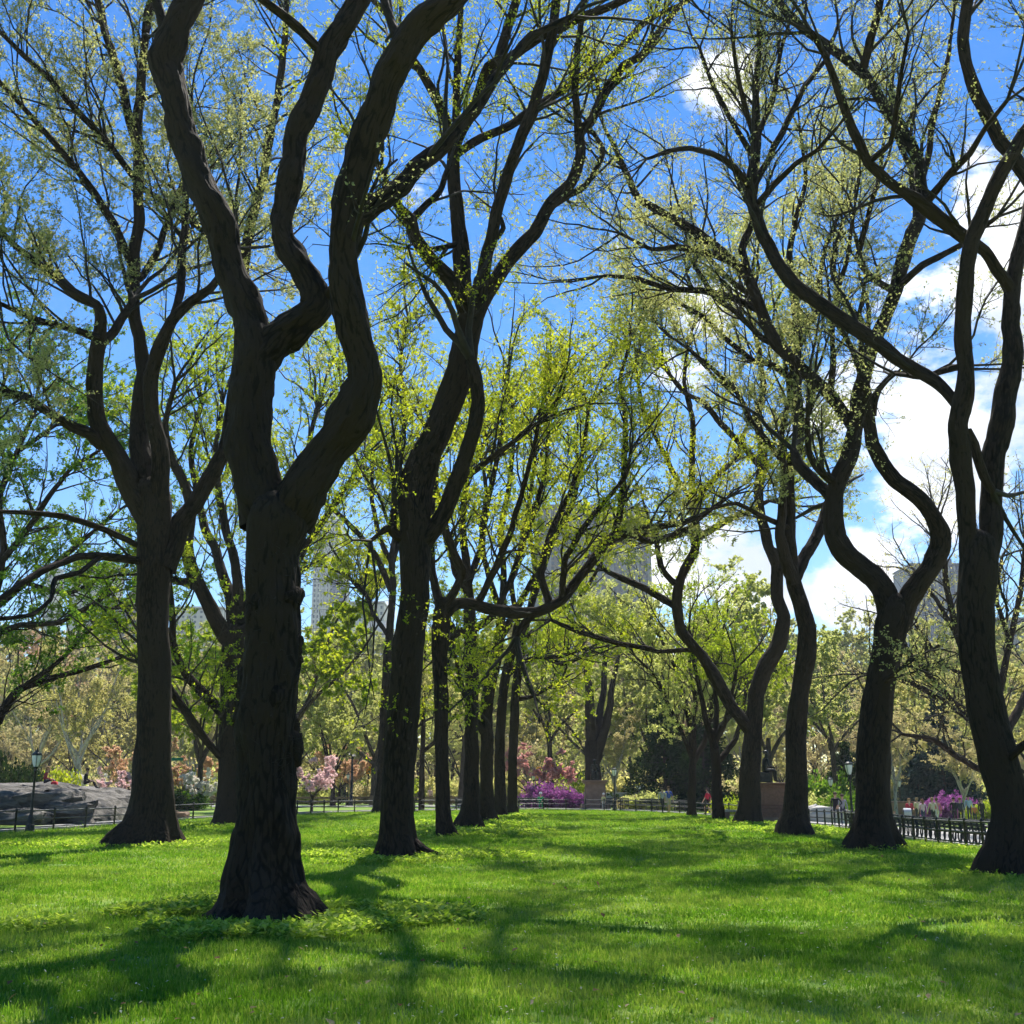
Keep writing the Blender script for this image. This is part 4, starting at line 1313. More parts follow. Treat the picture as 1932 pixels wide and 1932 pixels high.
# ---------------------------------------------------------------- background planting
def gen_conifer(seed, H, rad, n, needle=.28, droop=.25):
    rng = np.random.RandomState(seed)
    m = MB()
    m.tube([(0, 0, -.2), (0, 0, H * .5), (0, 0, H)], [H * .018, H * .011, .02], 8)
    V, Q = np.concatenate(m.V), np.concatenate(m.Q)
    t = rng.rand(n) ** .8
    z = H * (.04 + .94 * t)
    az = rng.rand(n) * 6.283
    ln = rad * (1.02 - t) * (.75 + .4 * rng.rand(n)) + .15
    pos = np.stack([np.zeros(n), np.zeros(n), z], 1)
    d = norm(np.stack([np.cos(az), np.sin(az), -.05 + .25 * t - droop * rng.rand(n)], 1))
    A, AR = grow(pos, d, ln, np.full(n, .03), rng, 6, .07, .12)
    B, BR = sprout(A, AR, n * 7, rng, .15, (.18, .4), True, .8, .6, -.1, 3, .1, -.1, .5, .012)
    tv, tq = cat_meshes([many_tubes(A, AR, 4), many_tubes(B, np.maximum(BR, .006), 3)])
    lv = leaves(B, n * 110, rng, needle, .6, .05, .05, .1, tri=True)
    trunk = mk_mesh('trunk', V, Q, BARK_FAR, True, {'bark': ('FLOAT_VECTOR', V)})
    return trunk, mk_mesh('twigs', tv, tq, TWIG, True), mk_mesh('crown', lv[0], lv[1], LF['spruce'], False, {'rnd': ('FLOAT', lv[2])})


def gen_bush(seed, n=4200, ls=.12):
    """rounded shrub about 2 m across and 1.3 m high"""
    rng = np.random.RandomState(seed)
    k = 60
    az = rng.rand(k) * 6.283
    d = norm(np.stack([np.cos(az) * .8, np.sin(az) * .8, .25 + rng.rand(k)], 1))
    A, AR = grow(np.stack([np.cos(az) * .15, np.sin(az) * .15, np.full(k, -.05)], 1), d, .7 + .6 * rng.rand(k), np.full(k, .014), rng, 6, .16, .1)
    B, BR = sprout(A, AR, k * 8, rng, .25, (.25, .5), True, .8, .6, .1, 4, .2, .1, .6, .007)
    tv, tq = cat_meshes([many_tubes(A, AR, 4), many_tubes(B, np.maximum(BR, .003), 3)])
    lv = leaves(B, n, rng, ls, .7, .2, .06, .0)
    return mk_mesh('stems', tv, tq, TWIG_TAN, True), mk_mesh('foliage', lv[0], lv[1], LF['green'], False, {'rnd': ('FLOAT', lv[2])})


def place_bush(proto, name, label, x, y, s, rz, leaf, cat='shrub', group=None, sz=1.0):
    root = empty(name, (x, y, float(HZ(x, y))), label, cat, group, rz, s)
    root.scale = (s, s, s * sz)
    link('stems', proto[0], root, kind='stuff')
    o = link('foliage', proto[1], root, kind='stuff')
    obj_mat(o, LF[leaf])
    return root


def height_for(vtop, Y):
    return float(PX(966, vtop, Y)[2])


def place_labels(items):
    """(u, phrase) -> labels that say where along the picture each thing stands"""
    marks = [(110, 'behind the rock'), (240, 'just left of the flared elm'), (420, 'between the flared and the massive elm'), (580, 'hidden by the massive shaggy elm'), (715, 'between the massive and the leaning elm'),
             (800, 'behind the leaning elm'), (980, 'between the trunks of the left row'), (1110, 'above the purple azaleas'), (1230, 'right of the small brown pedestal'), (1330, 'behind the dark evergreen'),
             (1420, 'left of the red pedestal'), (1520, 'behind the red pedestal'), (1630, 'left of the loop-forked elm'), (1720, 'right of the loop-forked elm'), (1840, 'above the strolling group'), (9999, 'at the right edge')]
    keys = []
    for u, ph in items:
        keys.append(ph + ' ' + next(w for m_, w in marks if u < m_))
    out = [None] * len(items)
    for k in set(keys):
        ii = sorted([i for i in range(len(items)) if keys[i] == k], key=lambda i: items[i][0])
        names = {1: [''], 2: ['left ', 'right '], 3: ['left ', 'middle ', 'right ']}.get(len(ii), [w + ' from left ' for w in ('first', 'second', 'third', 'fourth', 'fifth', 'sixth', 'seventh', 'eighth')])
        for q, i in enumerate(ii):
            out[i] = (names[q] + k).replace(' from left ', ' ')
    return out


def build_background():
    rng = np.random.RandomState(91)
    H = 20.0
    protos = [gen_tree(201 + k, H, .30, (.22, .3, .26, .18, .34)[k], (6, 5, 7, 6, 5)[k], (.55, .7, .6, .8, .5)[k], 60000, .165) for k in range(5)]
    bare = [gen_tree(301 + k, H, .28, .25, 6, .6, 46000, .13, n2=6, n3=5) for k in range(2)]
    low = [gen_tree(401 + k, 6.0, .11, .2, 7, .9, 20000, .11, n2=5, n3=4, dens=2.2, low=True) for k in range(2)]
    bush = [gen_bush(501 + k) for k in range(3)]

    def T(u, Y, vtop, leaf, name, label, group, pr=None, sz=1.0, **kw):
        hh = height_for(vtop, Y)
        p = pr if pr is not None else protos[rng.randint(5)]
        base = 6.0 if p in low else H
        place_tree(p, name, label, gx(u, Y), Y, hh / base / sz, rng.rand() * 6.28, leaf, group=group, sz=sz, **kw)

    # ---- named individuals of the middle distance
    T(1335, 108, 1080, 'pale', 'linden_tree', 'rounded pale green tree behind the stems of the small vase-shaped tree', None, protos[2])
    T(1235, 122, 1165, 'pale', 'linden_tree', 'broad pale green tree left of the dark evergreen', None, protos[0])
    T(1130, 128, 1150, 'pale', 'linden_tree', 'pale green tree spreading above the small brown pedestal', None, protos[3])
    T(1455, 112, 1150, 'pale', 'linden_tree', 'pale green tree behind the seated statue', None, protos[1])
    T(1580, 98, 1180, 'pale', 'linden_tree', 'dark-stemmed pale green tree between the S-curved and the loop-forked elm', None, protos[4])
    T(1730, 118, 1215, 'bronze', 'linden_tree', 'bronze budding tree seen through the loop-forked elm and the right edge elm', None, protos[0])
    T(1830, 125, 1190, 'pale', 'linden_tree', 'yellow green tree behind the blue spruce', None, protos[2])
    T(1960, 105, 1150, 'bronze', 'linden_tree', 'golden budding tree at the far right edge', None, protos[3])
    T(545, 88, 1010, 'lime2', 'linden_tree', 'bright green tree right behind the massive shaggy elm', None, protos[1])
    T(628, 112, 1240, 'pale', 'linden_tree', 'lime green tree in front of the striped tower', None, protos[0])
    T(705, 118, 1110, 'pale', 'linden_tree', 'golden green tree in front of the white apartment block', None, protos[3])
    T(375, 100, 1180, 'lime2', 'linden_tree', 'green tree between the flared elm and the massive shaggy elm', None, protos[2])
    T(1040, 116, 1180, 'pale', 'linden_tree', 'lime green tree behind the far end of the left row', None, protos[4])
    T(870, 112, 1130, 'pale', 'linden_tree', 'pale green tree glimpsed between the trunks of the left row', None, protos[1])
    T(150, 118, 1190, 'bronze', 'plane_tree', 'pale-barked tree rising behind the rock', None, bare[0], bark=BARK_PALE, twig=TWIG_PALE)
    T(60, 122, 1230, 'tan', 'plane_tree', 'tan budding tree behind the left end of the rock', None, bare[1], bark=BARK_PALE, twig=TWIG_PALE)
    T(1690, 92, 1290, 'tan', 'plane_tree', 'white-barked tree left of the blue spruce', None, bare[1], bark=BARK_PALE, twig=TWIG_PALE)
    T(1815, 88, 1330, 'tan', 'plane_tree', 'small white-barked tree right of the blue spruce', None, bare[0], bark=BARK_PALE, twig=TWIG_PALE)
    T(1165, 118, 1330, 'tan', 'plane_tree', 'pale forked tree right of the small brown pedestal', None, bare[0], bark=BARK_PALE, twig=TWIG_PALE)
    T(245, 96, 1375, 'orange', 'maple_tree', 'orange budding tree touching the flared elm on its left side', None, low[0])
    T(345, 104, 1410, 'orange', 'maple_tree', 'small amber tree just right of the flared elm', None, low[1])
    T(640, 126, 1380, 'orange', 'maple_tree', 'reddish budding tree behind the tall dark pole', None, low[0])
    T(1000, 108, 1385, 'rose', 'crabapple_tree', 'rose pink flowering tree at the end of the left row', None, low[1])
    T(225, 92, 1436, 'pink', 'magnolia_tree', 'pale pink magnolia in bloom at the right end of the rock', None, low[0], sz=.85)
    T(165, 98, 1450, 'white', 'magnolia_tree', 'whitish magnolia blooming just behind the rock top', None, low[1], sz=.8)
    T(588, 84, 1405, 'pink', 'cherry_tree', 'pink cherry peeking out right of the massive shaggy elm', None, low[1])
    T(375, 92, 1440, 'white', 'dogwood_tree', 'small dark-stemmed tree with white blossom left of the hidden tree', None, low[0])
    T(10, 108, 1478, 'white', 'magnolia_tree', 'white blossom low behind the left end of the rock', None, low[0], sz=.6)
    T(460, 98, 1445, 'white', 'dogwood_tree', 'white flowering bush hidden behind the massive shaggy elm', None, low[1])

    # ---- the wood behind the road: rows of trees
    KW = {'tan': 'tan budding', 'pale': 'pale green', 'bronze': 'bronze budding', 'lime2': 'fresh green', 'orange': 'orange tinged', 'dark': 'dark evergreen'}
    kinds = ['tan', 'bronze', 'pale', 'pale', 'pale', 'bronze', 'tan']
    specs = []
    for row, (Y, st, v0, v1) in enumerate(((152, 62, 1310, 1400), (170, 56, 1250, 1340), (198, 50, 1225, 1310), (240, 46, 1200, 1270))):
        u = -80 + rng.rand() * 30
        while u < 2020:
            kk = kinds[rng.randint(7)]
            if u > 600 and rng.rand() < .55: kk = 'pale'
            if rng.rand() < .02: kk = 'orange'
            p = bare[rng.randint(2)] if kk in ('tan', 'orange') and rng.rand() < .6 else protos[rng.randint(5)]
            specs.append((u, Y + rng.normal() * 4, v0 + (v1 - v0) * rng.rand() - (20 if u > 1300 else 0), kk, p, row, rng.rand() < .25))
            u += st * (.7 + .6 * rng.rand())
    labs = place_labels([(s[0], KW[s[3]] + ' far-wood tree, ' + ('front', 'second', 'third', 'rear')[s[5]] + ' row,') for s in specs])
    for s, l in zip(specs, labs):
        T(s[0], s[1], s[2], s[3], 'park_tree', l, 'trees of the far wood', s[4], bark=BARK_PALE if s[6] else None)
    # ---- shrubs
    specs = []
    u = -60
    while u < 2000:
        kk = ['tan', 'pale', 'bronze', 'lime2', 'pale', 'dark', 'bronze'][rng.randint(7)]
        near = rng.rand() < .35
        specs.append((u, 126 + 7 * rng.rand() if near else 148 + 3 * rng.rand(), kk, near))
        u += 16 + 18 * rng.rand()
    labs = place_labels([(s[0], KW[s[2]] + ' shrub ' + ('before' if s[3] else 'behind') + ' the road,') for s in specs])
    for s, l in zip(specs, labs):
        place_bush(bush[rng.randint(3)], 'shrub', l, gx(s[0], s[1]), s[1], 1.4 + 1.5 * rng.rand(), rng.rand() * 6, s[2], group='shrubs along the park road', sz=.9 + .5 * rng.rand())
    # ---- undergrowth of the wood: one uncountable mass of twigs and buds
    for leaf, n, sd in (('tan', 60000, 1), ('bronze', 50000, 2), ('pale', 40000, 3)):
        r2 = np.random.RandomState(700 + sd)
        y = 153 + 70 * r2.rand(n); x = (r2.rand(n) * 2 - 1) * (.52 * y + 12)
        dens = vnoise(np.stack([x * .09 + sd * 9, y * .09, np.zeros(n)], 1))
        z = HZ(x, y) + 6.0 * r2.rand(n) ** 1.5 * (1 + .6 * dens)
        pos = np.stack([x, y, z], 1)
        k = dens > -.35
        lv = leaves(np.stack([pos[k], pos[k] + np.array((0, 0, .3))], 1), int(k.sum()), r2, .40, .8, .0, .2, 0, tri=True)
        link('undergrowth', mk_mesh('undergrowth', lv[0], lv[1], LF[leaf], False, {'rnd': ('FLOAT', lv[2])}), kind='stuff', label=KW[leaf] + ' undergrowth filling the far wood', cat='undergrowth')
    az = [(1005, 103, 1.25, 'purple azalea below the rose flowering tree', 1.05), (1022, 101, 1.5, 'tall purple azalea under the yellow signal by the benches', 1.35), (1052, 101, 1.45, 'purple azalea in the middle of the bed behind the benches', 1.2),
          (1076, 102, 1.35, 'deep purple azalea right of the middle of the bench bed', 1.0), (1096, 101, 1.2, 'purple azalea next to the small brown pedestal', 1.0),
          (1772, 92, 1.2, 'magenta azalea behind the strolling group, left half', 1.35), (1795, 93, 1.4, 'magenta azalea in the middle of the clump by the right path', 1.4), (1818, 94, 1.2, 'magenta azalea at the right end of the clump by the right path', 1.3)]
    for i, (u, Y, s, l, sz) in enumerate(az):
        place_bush(bush[i % 3], 'azalea_bush', l, gx(u, Y), Y, s * (.95 if u < 1500 else 1.0), i * 1.3, 'purple', group='purple azaleas in bloom', sz=sz * .95)
    sh = [(1210, 96, 1.5, 'pale', 'low pale green shrub right of the lamp by the couple', .7), (1238, 97, 1.6, 'pale', 'low pale green shrub behind the couple', .8), (1185, 98, 1.2, 'tan', 'tan low shrub below the walker in red', .7),
          (1372, 80, 1.0, 'lime2', 'small green shrub beside the stone bench', 1.1), (1545, 84, 1.6, 'pale', 'pale shrub left of the standing pair', 1.0), (1590, 82, 1.5, 'green', 'green shrub right behind the standing pair', 1.2), (1560, 90, 1.9, 'green', 'leafy green shrub behind the white boulder', 1.6),
          (1620, 90, 1.6, 'green', 'green shrub beside the loop-forked elm', 1.3), (1850, 90, 1.2, 'lime2', 'lime shrub low beside the right edge elm', 1.0), (310, 90, 1.4, 'dark', 'dark shrub beside the flared elm', 1.0), (345, 92, 1.6, 'green', 'green shrub behind the small amber tree', .8),
          (1700, 96, 1.3, 'lime2', 'yellow green shrub behind the red coat walker', .7), (0, 82, 2.0, 'dark', 'dark glossy shrub at the left end of the rock', 1.7), (35, 86, 1.8, 'dark', 'dark shrub behind the rock lamp post', 1.5), (112, 90, 1.6, 'lime', 'yellow flowering shrub behind the sitter in black', 1.6)]
    for i, (u, Y, s, leaf, l, sz) in enumerate(sh):
        place_bush(bush[i % 3], 'shrub', l, gx(u, Y), Y, s, i * .9, leaf, sz=sz)
    # ---- evergreens
    con = gen_conifer(611, 9.0, 4.4, 120, .3, .2)
    spr = gen_conifer(612, 13.0, 4.2, 170, .34, .15)
    place_tree(con, 'holly_tree', 'dark broad evergreen behind the walking couple', gx(1256, 104), 104, height_for(1315, 104) / 9.0, .4, 'dark')
    place_tree(con, 'holly_tree', 'dark evergreen behind the small vase-shaped tree', gx(1330, 106), 106, height_for(1330, 106) / 9.0, 2.0, 'dark')
    place_tree(spr, 'spruce_tree', 'blue spruce above the magenta azaleas', gx(1785, 102), 102, height_for(1290, 102) / 13.0, .4, 'spruce')
    place_tree(spr, 'spruce_tree', 'shorter blue spruce left of the tall spruce', gx(1735, 106), 106, height_for(1370, 106) / 13.0, 1.4, 'spruce')
    place_tree(con, 'holly_tree', 'dark evergreen mass left of the loop-forked elm', gx(1600, 104), 104, height_for(1380, 104) / 9.0, 3.0, 'dark')


# ---------------------------------------------------------------- towers beyond the park
def building(name, label, u0, u1, vtop, Y, depth, wall, glass, cols, floors, vlow=1400, ww=.55, hh=.55, piers=0, piermat=None, top=None, bands=False, rz=0.0):
    x0, x1 = (u0 - 966) / FPX * px_depth(vtop, Y), (u1 - 966) / FPX * px_depth(vtop, Y)
    Hh = height_for(vtop, Y)
    W = x1 - x0
    cx = (x0 + x1) / 2
    root = empty(name, (cx, Y, 0), label, 'building', None, rz)
    m = MB(); m.box((0, depth / 2, Hh / 2 - 1), (W, depth, Hh + 2)); m.build('wall', wall, root)
    zl = max(2.0, height_for(vlow, Y))
    fh = (Hh - zl) / floors
    cw = W / cols
    if bands:      # ribbon glazing, one strip per storey
        g = MB(); g.box((0, 0, 0), (W * .94, .3, fh * hh)); gme = g.mesh('window', glass)
        for f in range(floors):
            link('window', gme, root, loc=(0, -.05, zl + (f + .5) * fh))
    else:
        g = MB(); g.box((0, 0, 0), (cw * ww, .3, fh * hh)); gme = g.mesh('window', glass)
        s = MB(); s.box((0, -.12, -fh * hh / 2 - .15), (cw * ww * 1.1, .5, .25)); sme = s.mesh('sill', wall)
        if cols * floors <= 300:
            for f in range(floors):
                for c in range(cols):
                    link('window', gme, root, loc=(-W / 2 + (c + .5) * cw, -.05, zl + (f + .5) * fh))
        else:
            allw = MB()
            for f in range(floors):
                for c in range(cols):
                    allw.box((-W / 2 + (c + .5) * cw, -.05, zl + (f + .5) * fh), (cw * ww, .3, fh * hh))
            allw.build('window', glass, root, kind='stuff')
    if piers:
        pm = MB(); pm.box((0, -.45, (Hh + zl) / 2), (W / piers * .32, .7, Hh - zl)); pme = pm.mesh('pier', piermat or wall)
        for k in range(piers + 1):
            link('pier', pme, root, loc=(-W / 2 + W * k / piers, 0, 0))
    r = MB(); r.box((0, depth / 2, Hh + 1.2), (W * 1.01, depth * 1.01, .9)); r.build('parapet', wall, root)
    if top:
        t = MB(); t.box((W * top[0], depth / 2, Hh + 1.6 + top[2] / 2), (W * top[1], depth * .5, top[2])); t.build('roof_plant', wall, root)
    return root


def build_city():
    cream = mat_plain('limestone_facade', (.50, .48, .45), .85, var=.08, scale=.05)
    white = mat_plain('white_brick_facade', (.58, .57, .56), .85, var=.06, scale=.05)
    grey = mat_plain('grey_facade', (.20, .21, .23), .8, var=.1, scale=.05)
    brown = mat_plain('brown_brick_facade', (.22, .17, .14), .85, var=.1, scale=.05)
    olive = mat_plain('dark_stone_facade', (.13, .125, .115), .8, var=.1, scale=.03)
    navy = mat_plain('navy_panel_facade', (.06, .08, .13), .5, var=.15, scale=.05)
    gl = mat_plain('window_glass', (.07, .09, .12), .15, var=.3, scale=.3, spec=.6)
    blue = mat_plain('blue_curtain_glass', (.012, .03, .10), .12, var=.35, scale=.12, spec=.7)
    teal = mat_plain('green_copper', (.24, .42, .38), .6, var=.15)
    building('tower', 'slender pale tower with vertical stripes behind the lime trees', 596, 640, 985, 700, 26, white, gl, 6, 42, piers=7, piermat=white, top=(0, .5, 6))
    building('office_tower', 'dark glass block attached right of the striped tower', 628, 652, 1072, 690, 20, grey, blue, 3, 30, ww=.8, hh=.7)
    building('apartment_block', 'white apartment block with square windows right of the striped tower', 640, 745, 1198, 470, 25, white, gl, 11, 17, vlow=1420, ww=.42, hh=.5, top=(.1, .4, 5))
    building('apartment_block', 'stepped cream block peeking above the golden tree', 655, 725, 1140, 620, 22, cream, gl, 7, 22, ww=.4, hh=.5)
    building('office_tower', 'huge dark office slab seen through the limes in the middle', 1012, 1222, 962, 560, 60, olive, gl, 18, 44, ww=.6, hh=.62, piers=9, piermat=grey, top=(-.1, .6, 5))
    building('pavilion', 'low building with green copper roof edge at the end of the left row', 985, 1066, 1252, 300, 14, grey, gl, 8, 6, vlow=1400)
    root = empty('roof_canopy', PX(1025, 1262, 298), 'green copper roof band above the low building', 'roof')
    m = MB(); m.box((0, 0, 0), (11.5, 3, 1.1)); m.build('fascia', teal, root)
    m = MB(); m.box((0, 0, .75), (11.9, 3.4, .3)); m.build('cornice', white, root)
    building('office_tower', 'blue glass tower with pale mullions behind the loop-forked elm', 1718, 1822, 1068, 620, 30, navy, blue, 9, 30, vlow=1330, ww=.82, hh=.86, piers=9, piermat=grey, top=(.2, .3, 4))
    building('office_block', 'grey block low at the right edge', 1868, 1990, 1172, 480, 40, grey, gl, 10, 12, ww=.5, hh=.5)
    building('apartment_tower', 'tall pale tower faintly seen left of the flared elm', 136, 208, 1066, 640, 25, cream, gl, 8, 36, ww=.4, hh=.5)
    building('apartment_tower', 'narrow pale tower at the far left', 88, 106, 1074, 660, 14, cream, gl, 3, 34, ww=.4, hh=.5)
    building('apartment_block', 'brown brick block left of the flared elm', 200, 262, 1134, 520, 25, brown, gl, 7, 22, ww=.4, hh=.45, top=(.3, .4, 14))
    building('apartment_block', 'pale block with dark windows low behind the rock', 10, 88, 1302, 420, 20, white, gl, 6, 8, vlow=1440, ww=.35, hh=.45)
    building('apartment_tower', 'tan tower behind the hidden tree on the left', 330, 420, 1150, 600, 25, cream, gl, 8, 26, ww=.4, hh=.5)


# ---------------------------------------------------------------- park furniture, rock, statues, people, vehicles
M = {}


def make_mats():
    M['iron'] = mat_plain('black_painted_iron', (.014, .015, .014), .5, var=.3, spec=.4)
    M['greeniron'] = mat_plain('dark_green_painted_iron', (.015, .025, .02), .45, var=.3, spec=.4)
    M['glass'] = mat_plain('frosted_lamp_glass', (.75, .76, .74), .3, var=.05)
    M['wood'] = mat_plain('weathered_bench_wood', (.15, .12, .09), .7, var=.3, scale=12)
    M['wood_dark'] = mat_plain('dark_green_bench_wood', (.03, .035, .028), .6, var=.3, scale=12)
    M['timber'] = mat_plain('brown_timber', (.20, .13, .08), .85, var=.3, scale=5, bump=.3)
    M['rock'] = mat_rock()
    M['brownstone'] = mat_plain('brownstone', (.22, .14, .11), .85, var=.2, scale=2.5, bump=.3, bscale=20)
    M['redgranite'] = mat_plain('red_granite', (.17, .085, .06), .6, var=.25, scale=9, bump=.15, bscale=50)
    M['limestone'] = mat_plain('pale_stone', (.46, .43, .38), .85, var=.15, scale=3, bump=.2)
    M['bronze'] = mat_plain('dark_bronze', (.02, .022, .02), .4, .5, var=.4, scale=6)
    M['yellow'] = mat_plain('signal_yellow', (.75, .36, .02), .5, var=.1)
    M['signgreen'] = mat_plain('street_sign_green', (.01, .16, .09), .5, var=.05)
    M['rubber'] = mat_plain('black_rubber', (.015, .015, .015), .8)
    M['carwhite'] = mat_plain('white_car_paint', (.75, .76, .77), .3, var=.03, spec=.5)
    M['cargrey'] = mat_plain('grey_car_paint', (.12, .15, .17), .3, var=.05, spec=.5)
    M['carglass'] = mat_plain('car_window', (.03, .04, .05), .1, spec=.6)
    M['chrome'] = mat_plain('wheel_rim', (.4, .4, .4), .35, .8)
    M['lamp'] = mat_plain('headlamp_glass', (.7, .7, .65), .2)
    M['skin'] = mat_plain('skin', (.50, .31, .22), .6, var=.06)
    M['skin2'] = mat_plain('darker_skin', (.22, .12, .08), .6, var=.06)


CLOTH = {}


def cloth(c):
    if c not in CLOTH:
        CLOTH[c] = mat_plain('cloth_%d' % len(CLOTH), c, .85, var=.12, scale=14)
    return CLOTH[c]


def mat_rock():
    m, nt, out = new_mat('schist_rock')
    L = nt.links.new
    b = node(nt, 'ShaderNodeBsdfPrincipled')
    b.inputs['Roughness'].default_value = .85
    tc = node(nt, 'ShaderNodeTexCoord')
    mp = node(nt, 'ShaderNodeMapping'); mp.inputs['Scale'].default_value = (.5, 1.0, 2.6); mp.inputs['Rotation'].default_value = (0, .12, .3)
    L(tc.outputs['Object'], mp.inputs[0])
    n1 = node(nt, 'ShaderNodeTexNoise'); n1.inputs['Scale'].default_value = 1.2; n1.inputs['Detail'].default_value = 9; n1.inputs['Roughness'].default_value = .65
    L(mp.outputs[0], n1.inputs['Vector'])
    n2 = node(nt, 'ShaderNodeTexNoise'); n2.inputs['Scale'].default_value = 14; n2.inputs['Detail'].default_value = 8
    L(mp.outputs[0], n2.inputs['Vector'])
    L(ramp(nt, n1.outputs['Fac'], [(.32, (.028, .024, .02)), (.48, (.085, .075, .063)), (.66, (.21, .19, .165))]), b.inputs['Base Color'])
    a = node(nt, 'ShaderNodeMath', operation='MULTIPLY_ADD'); L(n2.outputs['Fac'], a.inputs[0]); a.inputs[1].default_value = .3; L(n1.outputs['Fac'], a.inputs[2])
    bp = node(nt, 'ShaderNodeBump'); bp.inputs['Strength'].default_value = .9; bp.inputs['Distance'].default_value = .25
    L(a.outputs[0], bp.inputs['Height']); L(bp.outputs[0], b.inputs['Normal'])
    L(b.outputs[0], out.inputs[0])
    return m


def copy_thing(root, loc, rz=0.0, label=None, scale=None):
    r = root.copy(); COL.objects.link(r)
    r.location = tuple(float(c) for c in loc); r.rotation_euler = (0, 0, rz)
    if scale: r.scale = (scale,) * 3
    if label: r['label'] = label
    for ch in list(root.children):
        c = ch.copy(); COL.objects.link(c); c.parent = r
        for g in list(ch.children):
            d = g.copy(); COL.objects.link(d); d.parent = c
    return r


# ---- fence
def build_fence():
    """low pipe-rail fence: three runs"""
    post = MB()
    post.lathe([(.042, -.1), (.042, .80), (.058, .81), (.058, .84), (.042, .86), (.018, .90), (.002, .91)], (0, 0, 0), 8)
    pme = post.mesh('post', M['iron'], True)
    L_ = FS[-1]
    runs = [(0, int(np.searchsorted(FS, 38)), 2.9, 'black pipe-rail fence running back on the left past the rock'),
            (int(np.searchsorted(FS, 38)), int(np.searchsorted(FS, 38 + 45)), 1.9, 'black pipe-rail fence across the back of the lawn'),
            (int(np.searchsorted(FS, 83)), len(FPTS) - 1, 1.5, 'black pipe-rail fence along the right-hand walk')]
    for (i0, i1, sp, lab) in runs:
        p0 = FPTS[i0]
        root = empty('lawn_fence', (p0[0], p0[1], float(HZ(*p0))), lab, 'fence', 'lawn fences')
        org = np.array((p0[0], p0[1], float(HZ(*p0))))
        P3 = np.array([(x, y, float(HZ(x, y))) for x, y in FPTS[i0:i1 + 1]]) - org
        for h, r in ((.78, .028), (.47, .022), (.16, .022)):
            m = MB(); m.tube(P3 + np.array((0, 0, h)), r, 6); m.build('rail', M['iron'], root, True)
        s = FS[i0:i1 + 1] - FS[i0]
        for q in np.arange(0, s[-1], sp):
            k = np.array([np.interp(q, s, P3[:, c]) for c in range(3)])
            link('post', pme, root, loc=tuple(k))


# ---- lamps
def build_lamps():
    root = empty('park_lamp', (0, 0, 0), 'x', 'lamp', 'park lamp posts')
    m = MB(); m.lathe([(.23, -.1), (.23, .05), (.20, .08), (.19, .30), (.15, .36), (.13, .62), (.10, .70), (.085, .74)], (0, 0, 0), 10); m.build('base', M['iron'], root)
    m = MB(); m.lathe([(.075, .70), (.055, 1.6), (.045, 2.55), (.07, 2.57), (.07, 2.62), (.05, 2.65), (.11, 2.76), (.12, 2.79)], (0, 0, 0), 10); m.build('post', M['iron'], root, True)
    m = MB(); m.lathe([(.09, 2.79), (.15, 2.95), (.185, 3.12), (.20, 3.24), (.19, 3.30)], (0, 0, 0), 12); gl = m.build('globe', M['glass'], root, True)
    m = MB()
    for k in range(4):
        a = k * math.pi / 2 + .4
        c, s = math.cos(a), math.sin(a)
        m.tube([(c * .10, s * .10, 2.78), (c * .165, s * .165, 2.95), (c * .205, s * .205, 3.15), (c * .22, s * .22, 3.3)], .013, 5)
    m.build('cage_rib', M['greeniron'], gl)
    m = MB(); m.lathe([(.23, 3.28), (.24, 3.31), (.20, 3.36), (.12, 3.42), (.07, 3.45), (.075, 3.48), (.03, 3.51), (.02, 3.58), (.002, 3.62)], (0, 0, 0), 12); m.build('cap', M['greeniron'], root, True)
    spots = [(60, 44.5, 'black lamp post in front of the rock'), (131, 100, 'distant lamp post showing just above the rock'), (1160, 86.5, 'lamp post standing between the small brown pedestal and the couple'),
             (1033, 113, 'lamp post rising out of the purple azaleas'), (1007, 124, 'far lamp post left of the yellow signal above the azaleas'), (1607, 54.5, 'nearest lamp post by the loop-forked elm, left of its trunk'),
             (1570, 86, 'lamp post behind the standing pair at the right walk'), (1700, 95, 'lamp post behind the walker in the red coat'), (1825, 108, 'lamp post among the magenta azaleas'), (1308, 110, 'far lamp post behind the small vase-shaped tree'), (655, 118, 'far lamp post next to the tall dark pole')]
    for i, (u, Y, lab) in enumerate(spots):
        x = gx(u, Y); p = (x, Y, float(HZ(x, Y)))
        if i == 0:
            root.location = p; root['label'] = lab; root.scale = (.86,) * 3
        else:
            copy_thing(root, p, i * .7, lab, .9)


